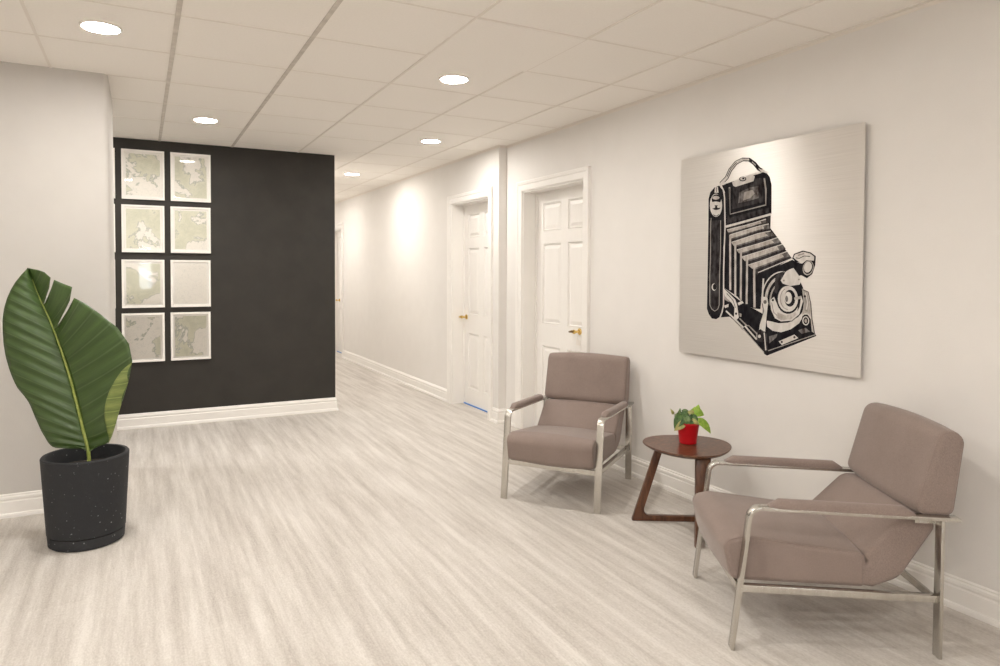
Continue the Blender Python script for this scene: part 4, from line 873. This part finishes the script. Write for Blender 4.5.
(6,'G',((0.564,0.062),(0.8026,0.1554),(0.8011,0.1589),(0.5623,0.0657))),
(7,'M',((0.5675,0.1296),(0.6122,0.1441),(0.6063,0.1275),(0.5686,0.0971))),
(7,'M',((0.7165,0.1683),(0.7517,0.1814),(0.7755,0.1678),(0.7349,0.1542))),
(8,'W',((0.6184,0.1114),(0.699,0.1486),(0.7188,0.1347),(0.6359,0.097))),
(9,'M',((0.6417,0.1109),(0.6415,0.1093),(0.6408,0.1079),(0.6397,0.1067),(0.6382,0.1057),(0.6365,0.1051),(0.6348,0.1049),(0.633,0.1052),(0.6315,0.1059),(0.6303,0.1069),(0.6295,0.1082),(0.6292,0.1097),(0.6294,0.1112),(0.6301,0.1127),(0.6312,0.1139),(0.6327,0.1149),(0.6344,0.1155),(0.6362,0.1156),(0.6379,0.1154),(0.6394,0.1147),(0.6406,0.1137),(0.6414,0.1123))),
(9,'M',((0.7055,0.1371),(0.7053,0.1357),(0.7046,0.1342),(0.7036,0.133),(0.7021,0.1321),(0.7005,0.1315),(0.6988,0.1314),(0.6971,0.1317),(0.6956,0.1323),(0.6945,0.1334),(0.6937,0.1347),(0.6934,0.1361),(0.6936,0.1376),(0.6943,0.139),(0.6954,0.1402),(0.6968,0.1412),(0.6984,0.1417),(0.7001,0.1419),(0.7018,0.1416),(0.7033,0.1409),(0.7044,0.1399),(0.7052,0.1386))),
(5,'K',((0.6795,0.4714),(0.7246,0.454),(0.7322,0.4057),(0.7134,0.4004),(0.6885,0.4219),(0.6741,0.4532))),
(6,'K',((0.6806,0.4766),(0.6896,0.4962),(0.7333,0.5093),(0.7709,0.5005),(0.7955,0.484),(0.7934,0.4468),(0.7804,0.4098),(0.755,0.3917),(0.7281,0.4042),(0.7233,0.4571),(0.6979,0.4635))),
(7,'W',((0.6877,0.4801),(0.6945,0.493),(0.7346,0.5042),(0.7675,0.4965),(0.7887,0.4821),(0.787,0.4654),(0.7523,0.4682),(0.7293,0.453),(0.7019,0.4696))),
(8,'K',((0.6984,0.4775),(0.7171,0.4747),(0.7162,0.4777),(0.6988,0.4805))),
(8,'K',((0.7171,0.4747),(0.7403,0.4847),(0.7396,0.4877),(0.7162,0.4777))),
(8,'K',((0.7403,0.4847),(0.7691,0.4818),(0.7693,0.4848),(0.7396,0.4877))),
(8,'G',((0.7112,0.4867),(0.7405,0.494),(0.7387,0.4989),(0.7093,0.4917))),
(7,'L',((0.7852,0.4294),(0.7819,0.4211),(0.7769,0.4138),(0.7705,0.4083),(0.7633,0.4049),(0.7558,0.404),(0.7487,0.4056),(0.7425,0.4096),(0.7378,0.4157),(0.7349,0.4233),(0.734,0.432),(0.7354,0.4409),(0.7388,0.4493),(0.7439,0.4565),(0.7504,0.462),(0.7576,0.4652),(0.7651,0.466),(0.7721,0.4644),(0.7782,0.4603),(0.7828,0.4543),(0.7857,0.4467),(0.7865,0.4381))),
(8,'K',((0.7818,0.4317),(0.7789,0.4244),(0.7746,0.4181),(0.769,0.4133),(0.7628,0.4104),(0.7564,0.4096),(0.7502,0.4109),(0.7449,0.4144),(0.7408,0.4197),(0.7383,0.4264),(0.7376,0.4339),(0.7388,0.4416),(0.7417,0.4489),(0.7461,0.4552),(0.7517,0.46),(0.758,0.4629),(0.7644,0.4636),(0.7705,0.4621),(0.7758,0.4586),(0.7798,0.4533),(0.7822,0.4467),(0.7829,0.4393))),
(9,'W',((0.7772,0.4345),(0.7748,0.4283),(0.7711,0.4229),(0.7664,0.4188),(0.7611,0.4163),(0.7557,0.4156),(0.7505,0.4168),(0.746,0.4197),(0.7426,0.4242),(0.7405,0.4299),(0.7399,0.4363),(0.7409,0.4429),(0.7434,0.4491),(0.7472,0.4545),(0.7519,0.4585),(0.7572,0.461),(0.7626,0.4616),(0.7678,0.4604),(0.7722,0.4574),(0.7756,0.4529),(0.7776,0.4473),(0.7782,0.441))),
]

nm = {'K': 'black_ink', 'D': 'charcoal_ink', 'M': 'grey_ink', 'G': 'mid_grey_ink', 'L': 'pale_grey_ink', 'W': 'off_white_ink'}
cnt = 0
for key in 'KDMGLW':
    m = MB()
    for q, (tier, c_, pts) in enumerate(INK):
        if c_ != key: continue
        xx = -.0282 - tier * .00012 - (q % 40) * .000002
        a = sum(pts[i][0] * pts[(i + 1) % len(pts)][1] - pts[(i + 1) % len(pts)][0] * pts[i][1] for i in range(len(pts)))
        pp = pts if a > 0 else pts[::-1]
        m.add([(xx, -u * pw, v * ph) for u, v in pp], [tuple(range(len(pp)))])
    m.build('camera_drawing_' + nm[key], INKM[key], art, fix=False)['kind'] = 'stuff'

# ------------------------------------------------------------------ armchairs
def pillow(prof, W, r, name, mt, parent, puff=0.0, n=6, pipe=False):
    """closed (s,z) profile extruded across u with rounded side edges"""
    P = [Vector(p) for p in densify(prof, .025)]
    if sum(P[i].x * P[(i + 1) % len(P)].y - P[(i + 1) % len(P)].x * P[i].y for i in range(len(P))) < 0: P.reverse()
    N = []
    for i in range(len(P)):
        t = (P[(i + 1) % len(P)] - P[i - 1]).normalized(); N.append(Vector((t.y, -t.x)))
    sl = [(-W / 2 + r * (1 - math.cos(a)), r * (1 - math.sin(a))) for a in [math.pi / 2 * k / n for k in range(n + 1)]]
    mids = [-W / 2 + r + (W - 2 * r) * k / 8 for k in range(1, 8)]
    us = sl + [(u, -puff * math.cos(math.pi * u / W)) for u in mids] + [(-u, q) for u, q in sl[::-1]]
    rings = [[(p.x - nn.x * q, u, p.y - nn.y * q) for p, nn in zip(P, N)] for u, q in us]
    o = MB().rings(rings).build(name, mt, parent, smooth=60)
    for p in o.data.polygons:
        if len(p.vertices) > 4: p.use_smooth = False
    if pipe:
        a = math.radians(50); q = r * (1 - math.sin(a)); uu = W / 2 - r * (1 - math.cos(a))
        for sg in (-1, 1):
            loop = [(p.x - nn.x * q, sg * uu, p.y - nn.y * q) for p, nn in zip(P, N)]
            L = [Vector(v) for v in loop]; rings = []
            for i in range(len(L)):
                t = (L[(i + 1) % len(L)] - L[i - 1]).normalized(); e1 = t.cross(Vector((0, 1, 0))).normalized(); e2 = Vector((0, 1, 0))
                rings.append([L[i] + .0022 * (e1 * math.cos(2 * math.pi * k / 6) + e2 * math.sin(2 * math.pi * k / 6)) for k in range(6)])
            MB().rings(rings + [rings[0]], caps=False).build('seam_piping', mt, o, smooth=True)
    return o

def bar(path, u0, u1, th, name, mt, parent):
    """flat bar: centreline path in (s,z), thickness th in the profile plane, from u0 to u1 across"""
    P = [Vector(p) for p in path]; rings = []
    for i, p in enumerate(P):
        ds = []
        if i > 0: ds.append((P[i] - P[i - 1]).normalized())
        if i < len(P) - 1: ds.append((P[i + 1] - P[i]).normalized())
        ns = [Vector((-d.y, d.x)) for d in ds]
        n = ns[0] if len(ns) == 1 else (ns[0] + ns[1]) / (1 + ns[0].dot(ns[1]))
        a, b = p + n * th / 2, p - n * th / 2
        rings.append([(a.x, u0, a.y), (a.x, u1, a.y), (b.x, u1, b.y), (b.x, u0, b.y)])
    o = MB().rings(rings).build(name, mt, parent)
    return bevel(o, .0015, 2, 40)

CHW = .580; BW = .040; TH = .013
def armchair(x, y, ang, label):
    """local +x runs from the front feet to the rear feet, local y across"""
    t = tag(empty('armchair', (x, y, 0), ang), label, 'chair', 'taupe armchairs with steel frames')
    seat = round_poly([(.0, .240), (.480, .229), (.480, .354), (.045, .404), (-.030, .385)], [.035, .022, .034, .09, .06])
    seat_o = pillow(seat, CHW - BW - .006, .019, 'seat', M['fabric'], t, .012, pipe=True)
    lum = round_poly([(.440, .237), (.505, .2275), (.60, .266), (.716, .450), (.712, .496), (.615, .500), (.466, .352), (.488, .318), (.440, .296)], [.022, .03, .10, .03, .025, .06, .022, .01, .02])
    pillow(lum, CHW - BW - .009, .019, 'backrest', M['fabric'], t, .010)
    hd = round_poly([(.632, .503), (.716, .812), (.808, .800), (.770, .497)], [.036, .05, .055, .036])
    pillow(hd, .560, .022, 'headrest', M['fabric'], t, .012, pipe=True)
    for sg in (-1, 1):
        c = sg * CHW / 2; u0, u1 = c - BW / 2, c + BW / 2
        arc = []
        A, B_, C_ = Vector((.0, 0)), Vector((.060, .521)), Vector((.775, .499))
        d1 = (A - B_).normalized(); d2 = (C_ - B_).normalized()
        ang_ = math.acos(d1.dot(d2)); r = .042; tt = r / math.tan(ang_ / 2); cc = B_ + (d1 + d2).normalized() * (r / math.sin(ang_ / 2))
        s_, e_ = B_ + d1 * tt - cc, B_ + d2 * tt - cc
        a0, a1 = math.atan2(s_.y, s_.x), math.atan2(e_.y, e_.x)
        if a1 - a0 > math.pi: a1 -= 2 * math.pi
        if a0 - a1 > math.pi: a1 += 2 * math.pi
        arc = [(cc.x + r * math.cos(a0 + (a1 - a0) * k / 8), cc.y + r * math.sin(a0 + (a1 - a0) * k / 8)) for k in range(9)]
        bar([(0.0, 0.0)] + arc, u0, u1, TH, 'leg', M['steel'], t)
        bar([arc[-1], (.775, .499)], u0, u1, TH, 'armrest_bar', M['steel'], t)
        bar([(.716, 0.0), (.716, .495)], u0, u1, TH, 'leg', M['steel'], t)
        # lower side rail
        bar([(.030, .226), (.7095, .212)], c - .012, c + .012, .026, 'side_rail', M['steel'], t)
        # arm pad
        rings = []; L0, L1 = .125, .625; n = 14
        for k in range(n + 1):
            f = k / n; s = L0 + (L1 - L0) * f
            zb = .5205 - (.022 / .715) * (s - .06) + .006
            tp = min(1, math.sqrt(max(0.0, 1 - (1 - min(f, 1 - f) / .06) ** 2)) if min(f, 1 - f) < .06 else 1)
            tp = max(tp, .12)
            hh = .026 * tp; wd = .0255 * (.55 + .45 * tp)
            rings.append([(s, c - wd, zb)] + [(s, c - wd * math.cos(math.pi * q / 10) ** 1 * (1 if True else 1), zb + .004 + hh * math.sin(math.pi * q / 10) ** .6) for q in range(0, 11)] + [(s, c + wd, zb)])
        MB().rings(rings).build('arm_pad', M['fabric'], t, smooth=50)
    ui = CHW / 2 - BW / 2
    MB().box(.018, .031, -ui, ui, .208, .236).build('front_rail', M['steel'], t)
    MB().box(.700, .7095, -ui, ui, .195, .221).build('rear_rail', M['steel'], t)
    MB().box(.640, .7095, -ui, ui, .4725, .4845).build('back_rail', M['steel'], t)
    return t
armchair(2.114, 3.329, .649, 'taupe upholstered steel armchair in front of the white door, farther from the viewer')
armchair(2.052, 2.001, -.549, 'taupe upholstered steel armchair under the metal camera print, nearest to the viewer')

# ------------------------------------------------------------------ side table
TC = Vector((2.606, 2.722)); TZ = .445
F1, F2, F3 = Vector((2.402, 2.934)), Vector((2.452, 2.484)), Vector((2.735, 2.742))
tab = tag(empty('side_table', (TC.x, TC.y, 0)), 'small dark walnut side table with rounded triangular top between the armchairs', 'table')
n = 72
def top_ring(sc_, z): return [(sc_ * .229 * (1 + .055 * math.cos(3 * a) ) * math.cos(a), sc_ * .229 * (1 + .055 * math.cos(3 * a)) * math.sin(a), z) for a in [2 * math.pi * k / n for k in range(n)]]
MB().rings([top_ring(.90, TZ - .022), top_ring(.985, TZ - .010), top_ring(1, TZ - .006), top_ring(1, TZ - .003), top_ring(.99, TZ)]).build('tabletop', M['wood'], tab, smooth=35)
def L_leg(F, T, G, wtop, wbot, thick, barh, name):
    """leg slanting from foot F up to T, with a floor bar running to G; flat L-shaped plank with a rounded inner corner"""
    d = (G - F).normalized(); nrm = Vector((-d.y, d.x)); run = (T - F).dot(d); side = (T - F).dot(nrm); Lb = (G - F).length
    zt = TZ - .021
    pts = [(-.0, 0), (Lb, 0), (Lb, barh), (wbot + .01, barh), (run + wtop, zt), (run, zt)]
    rr = [0.004, 0, 0, .035, 0, 0]
    poly = round_poly(pts, rr, 6)
    m = MB(); rings = []
    for s in (-thick / 2, thick / 2):
        rings.append([(F.x - TC.x + d.x * a + nrm.x * (s + side * z / zt), F.y - TC.y + d.y * a + nrm.y * (s + side * z / zt), z) for a, z in poly])
    o = m.rings(rings).build(name, M['wood'], tab)
    return bevel(o, .002, 2, 40)
L_leg(F1, Vector((2.500, 2.848)), F3, .038, .044, .030, .030, 'leg')
# the front leg: broad above, tapering to the floor, with its own floor bar to the rear corner
def taper_leg(F, T, wt, wb, tt, tb, face):
    f = face.normalized(); g = Vector((-f.y, f.x)); zt = TZ - .021
    def ring(P, w, t, z): return [(P.x - TC.x + f.x * t * a + g.x * w * b, P.y - TC.y + f.y * t * a + g.y * w * b, z) for a, b in ((-.5, -.5), (.5, -.5), (.5, .5), (-.5, .5))]
    o = MB().rings([ring(F, wb, tb, 0), ring(F.lerp(T, .5), (wb + wt) / 2, (tb + tt) / 2, zt / 2), ring(T, wt, tt, zt)]).build('leg', M['wood'], tab)
    return bevel(o, .002, 2, 40)
taper_leg(F2, Vector((2.540, 2.545)), .074, .028, .032, .030, Vector((.455, .89)))
taper_leg(F3, Vector((2.680, 2.700)), .050, .034, .032, .030, Vector((1, 0)))
d = (F3 - F2).normalized(); nn = Vector((-d.y, d.x)) * .014; a, b = F2 + d * .012 - TC, F3 - TC
MB().rings([[(q.x, q.y, 0) for q in (a - nn, b - nn, b + nn, a + nn)], [(q.x, q.y, .028) for q in (a - nn, b - nn, b + nn, a + nn)]]).build('floor_bar', M['wood'], tab)

# ------------------------------------------------------------------ small red pot plant
SP = Vector((2.627, 2.744, TZ))
sp = tag(empty('potted_pothos', SP), 'small variegated leafy plant in a red pot on the walnut side table', 'plant')
MB().lathe([(.040, 0), (.0445, .003), (.0565, .096), (.0595, .100), (.0600, .114), (.0560, .1155), (.0535, .105), (.050, .085)], n=40, cap1=False).build('pot', M['red_pot'], sp, smooth=40)
MB().lathe([(.0515, .088), (.03, .094), (.002, .096)], n=24, cap0=False).build('soil', M['soil'], sp, smooth=True)
RV = Vector((.89, -.456, 0)); FVv = Vector((-.456, -.89, 0)); UV_ = Vector((0, 0, 1))     # right, toward viewer, up
K2 = .00505 * 3.60 / 3.42
def pt(dx, dy, dep=0.0):     # dx,dy in centimetres from the pot's base centre
    return RV * (dx / 100) + UV_ * (dy / 100) + FVv * (dep / 100)
def leaf(base, tip, width, facing, mt, name='leaf', curl=.012, cream=None):
    base, tip = Vector(base), Vector(tip); L = (tip - base); ln = L.length; t = L.normalized()
    side = t.cross(facing).normalized(); nor = side.cross(t).normalized()
    if nor.dot(facing) < 0: nor = -nor
    m = MB(); rows = 9; cols = 7; V = []; 
    for i in range(rows):
        f = i / (rows - 1)
        w = width / 2 * (math.sin(math.pi * min(1, f ** .62)) ** .8 if 0 < f < 1 else 0.02)
        for j in range(cols):
            s = (j / (cols - 1) - .5) * 2
            back = -.10 * ln * (1 - f) ** 3 * abs(s)
            V.append(base + t * (f * ln + back) + side * (s * w) + nor * (abs(s) * w * .28 - curl * (2 * f - 1) ** 2 + .004))
    F = [(i * cols + j, i * cols + j + 1, (i + 1) * cols + j + 1, (i + 1) * cols + j) for i in range(rows - 1) for j in range(cols - 1)]
    o = obj(name, V, F, mt, sp, True)
    md = o.modifiers.new('thick', 'SOLIDIFY'); md.thickness = .0009; md.offset = 0
    return o
fv = FVv
def stem(a, b, sag=.0):
    a, b = Vector(a), Vector(b); mid = (a + b) / 2 + UV_ * sag
    MB().tube([a, a.lerp(mid, .5) + UV_ * sag * .3, mid, mid.lerp(b, .5) + UV_ * sag * .2, b], .0016, 6).build('stem', M['sm_stem'], sp, smooth=True)
# (cm from base centre; 1 image pixel is about 0.53 cm)
stem(pt(0, 10), pt(3.6, 17.2, 1), .004); leaf(pt(1.8, 18.0, 1), pt(8.0, 15.6, 2.2), .052, fv + UV_ * .3, M['sm_leaf_bright'])
leaf(pt(4.0, 17.5, .6), pt(5.6, 21.0, .4), .030, fv + UV_ * .2, M['sm_leaf_bright'])
stem(pt(1, 10), pt(4.5, 13.5, 3), .006); leaf(pt(4.4, 13.6, 3), pt(11.0, 6.6, 5), .050, fv + UV_ * .6 + RV * .3, M['sm_leaf_bright'])
stem(pt(-1, 10), pt(-5.0, 13.8, 3), .006); leaf(pt(-4.2, 15.6, 3), pt(-8.6, 9.0, 4.5), .058, fv + UV_ * .4 - RV * .2, M['sm_leaf_dark'])
leaf(pt(-3.2, 12.4, 4.2), pt(-8.8, 7.8, 5.0), .040, fv + UV_ * .3, M['sm_leaf_cream'])
stem(pt(-2, 10), pt(-8.4, 16.0, 0), .012); leaf(pt(-8.0, 15.6, 0), pt(-9.6, 18.6, .5), .016, fv, M['sm_leaf_cream'])
stem(pt(-2, 10), pt(-5.6, 15.5, 0), .006); leaf(pt(-5.6, 15.2, .5), pt(-4.4, 19.0, .5), .020, fv, M['sm_leaf_mid'])
leaf(pt(-4.2, 16.8, 2), pt(.2, 14.6, 3), .036, fv + UV_ * .5, M['sm_leaf_dark'])
leaf(pt(-3.0, 17.6, 0), pt(1.0, 15.6, 0), .030, fv + UV_ * .4, M['sm_leaf_mid'])
leaf(pt(-2.6, 15.4, 4), pt(-1.4, 10.4, 5.4), .042, fv + UV_ * .3, M['sm_leaf_mid'])
leaf(pt(1.0, 15.6, 2.5), pt(4.2, 12.2, 4), .036, fv + UV_ * .3, M['sm_leaf_dark'])
leaf(pt(.6, 13.6, 4.2), pt(4.6, 11.2, 5.2), .026, fv + UV_ * .2, M['sm_leaf_cream'])
leaf(pt(-.6, 16.6, 1.5), pt(3.6, 17.4, 1.2), .022, fv + UV_ * .6, M['sm_leaf_cream'])
leaf(pt(-.4, 13.0, 4.5), pt(1.2, 10.6, 5.6), .024, fv, M['sm_leaf_dark'])
leaf(pt(-6.0, 13.0, -3), pt(-2.0, 16.0, -4), .03, fv + UV_, M['sm_leaf_mid'])
leaf(pt(2.0, 12.6, -3), pt(5.2, 14.6, -4), .03, fv + UV_, M['sm_leaf_dark'])

# ------------------------------------------------------------------ big planter with one broad leaf
PC = Vector((-.256, 3.957, 0))
bp_ = tag(empty('potted_leaf_plant', PC), 'tall broad banana-like green leaf in a dark speckled planter by the cream wall', 'plant')
R0, R1, PH = .171, .196, .443
MB().lathe([(R0 - .012, 0), (R0 - .002, .006), (R0 + .0015, .05), (R0 - .001, .0555), (R0 - .010, .056)], n=72, cap1=True).build('saucer', M['planter'], bp_, smooth=35)
MB().lathe([(R0 - .012, .0565), (R0 - .001, .0585), (R0 + .004, .062)] + [(R0 + .004 + (R1 - R0 - .004) * f, .062 + (PH - .068) * f) for f in (.25, .5, .75, .97)] + [(R1, PH - .006), (R1 - .004, PH), (R1 - .018, PH), (R1 - .022, PH - .006), (R1 - .026, PH - .09)], n=72, cap0=True, cap1=False).build('pot', M['planter'], bp_, smooth=35)
MB().lathe([(R1 - .025, PH - .075), (.1, PH - .066), (.003, PH - .062)], n=48, cap0=False).build('soil', M['soil'], bp_, smooth=True)
TOW = Vector((.068, -.991, .115)).normalized()
def LP(px, py, dep=0.0):      # leaf drawing units -> local metres
    a = (px - 84) * .00506; z = .45 + (453.2 - py) * .00505
    return RV * a + UV_ * z + TOW * dep
mid = [(30, 270), (34, 282), (39, 296), (45, 309), (51, 323), (57, 339), (62, 354), (67.5, 372), (72, 389), (77, 410), (81, 428), (84.5, 442), (86.5, 452)]
def interp(lst, t):
    f = t * (len(lst) - 1); i = min(int(f), len(lst) - 2); u = f - i
    p0 = lst[max(i - 1, 0)]; p1 = lst[i]; p2 = lst[i + 1]; p3 = lst[min(i + 2, len(lst) - 1)]
    return tuple(.5 * (2 * b + (c - a) * u + (2 * a - 5 * b + 4 * c - d_) * u * u + (3 * b - a - 3 * c + d_) * u ** 3) for a, b, c, d_ in zip(p0, p1, p2, p3))
def lerp_list(lst, t):
    f = t * (len(lst) - 1); i = min(int(f), len(lst) - 2); u = f - i
    return tuple(a + (b - a) * u for a, b in zip(lst[i], lst[i + 1]))
def half(pairs, name, mt, sgn, rows=90, cols=14, nv=17, t0=0.0, t1=1.0, lift=.075, bow=1.0, lin=False):
    ml = [p[0] for p in pairs]; el = [p[1] for p in pairs]
    V = []; UVs = []
    for i in range(rows + 1):
        t = i / rows; fi = lerp_list if lin else interp; mx, my = fi(ml, t); ex, ey = fi(el, t); T = t0 + (t1 - t0) * t
        for j in range(cols + 1):
            s = j / cols
            px = mx + (ex - mx) * s; py = my + (ey - my) * s + bow * 6 * s * (1 - s)
            rip = .0045 * math.cos(2 * math.pi * nv * T) * min(1, 4 * s) * (1 - .3 * s) + .010 * s * s * math.sin(9 * T + sgn)
            dep = lift * math.sin(s * 1.9) * (.45 + .55 * math.sin(math.pi * min(1, T * 1.05))) + rip
            V.append(LP(px, py, dep)); UVs.append((T, s))
    F = [(i * (cols + 1) + j, i * (cols + 1) + j + 1, (i + 1) * (cols + 1) + j + 1, (i + 1) * (cols + 1) + j) for i in range(rows) for j in range(cols)]
    o = obj(name, V, F, mt, bp_, True)
    uvl = o.data.uv_layers.new(name='UVMap')
    for lp in o.data.loops: uvl.data[lp.index].uv = UVs[lp.vertex_index]
    md = o.modifiers.new('thick', 'SOLIDIFY'); md.thickness = .0016; md.offset = 0
    return o
left_pairs = [((30, 270), (29.5, 270)), ((36, 287), (22, 278.5)), ((42, 302), (16, 287)), ((48, 316), (11, 297)), ((54, 331), (7, 309)), ((60, 349), (5, 322)), ((65, 364), (5, 336)), ((70, 381), (6, 351)), ((74, 397), (10, 369)), ((78, 415), (17, 387)), ((81, 428), (28, 402)), ((83.5, 438), (36, 421)), ((85.5, 446), (43, 436)), ((86.3, 450), (53, 448)), ((86.8, 453), (74, 446))]
half(left_pairs, 'leaf_blade', M['leaf'], -1, lift=.085, bow=-.3)
ra = [((30, 270), (30.5, 270)), ((33, 280), (39, 271.5)), ((37, 290), (46, 274)), ((40, 297), (52, 279.5)), ((42, 302), (50.5, 289)), ((43.5, 306), (47.0, 299))]
half(ra, 'leaf_blade', M['leaf'], 1, rows=25, nv=17, t0=0, t1=.19, lift=.04, lin=True)
rb = [((43.5, 306), (48.0, 300)), ((44.5, 308), (52.5, 290)), ((46, 312), (55.5, 281.5)), ((48.5, 317), (64, 285)), ((50.5, 322), (73, 288.5)), ((52, 325.5), (70.5, 302)), ((53.5, 329), (58, 326))]
half(rb, 'leaf_blade', M['leaf'], 1, rows=30, nv=17, t0=.19, t1=.33, lift=.04, lin=True)
rc = [((53.5, 329), (59, 327)), ((54.5, 332), (70, 309)), ((55.5, 335), (75, 299.5)), ((58, 343), (86, 305)), ((62, 354), (101, 316)), ((66, 367), (117, 329)), ((70, 381), (128, 345)), ((74, 397), (131, 362)), ((78, 415), (127.5, 380)), ((81.5, 430), (120, 404)), ((84, 441), (113, 428)), ((86, 448), (107, 443)), ((86.8, 453), (93, 447))]
half(rc, 'leaf_blade', M['leaf'], 1, rows=72, nv=17, t0=.33, t1=1, lift=.06, bow=.8, lin=True)
# margin rolled forward, showing its pale underside
cp = [((131, 362), (130.5, 363)), ((129.5, 370), (121, 371)), ((127.5, 380), (112.5, 383)), ((124, 392), (107, 394)), ((120, 404), (103.5, 406)), ((116.5, 416), (103, 418)), ((113, 428), (105, 430)), ((110, 437), (107, 438)), ((107, 443), (106.5, 444))]
V = []; UVs = []; rows, cols = 48, 10
for i in range(rows + 1):
    t = i / rows; a = interp([p[0] for p in cp], t); b = interp([p[1] for p in cp], t)
    T = .33 + .67 * (7.0 + 4.0 * t) / 12
    d0 = .06 * math.sin(1.9) * (.45 + .55 * math.sin(math.pi * min(1, T * 1.05)))
    for j in range(cols + 1):
        s = j / cols
        V.append(LP(a[0] + (b[0] - a[0]) * s + 1.2 * math.sin(math.pi * s) * math.sin(math.pi * t), a[1] + (b[1] - a[1]) * s, d0 + .006 + .028 * math.sin(s * 1.7) * math.sin(math.pi * t) + .003 * math.cos(25 * t)))
        UVs.append((t, s))
F = [(i * (cols + 1) + j, i * (cols + 1) + j + 1, (i + 1) * (cols + 1) + j + 1, (i + 1) * (cols + 1) + j) for i in range(rows) for j in range(cols)]
o = obj('rolled_leaf_margin', V, F, M['leaf_under'], bp_, True); o['label'] = 'pale underside of the rolled leaf edge'
uvl = o.data.uv_layers.new(name='UVMap')
for lp in o.data.loops: uvl.data[lp.index].uv = UVs[lp.vertex_index]
md = o.modifiers.new('thick', 'SOLIDIFY'); md.thickness = .0016; md.offset = 0
# midrib and stalk
pts = [LP(*interp(mid, k / 40), .004) for k in range(3, 41)] + [LP(87.2, 462, .004), LP(87.4, 471, .003)]
rad = [.0022 + .0068 * (k / 39) for k in range(len(pts))]
MB().tube(pts, rad, 10).build('midrib', M['midrib'], bp_, smooth=True)
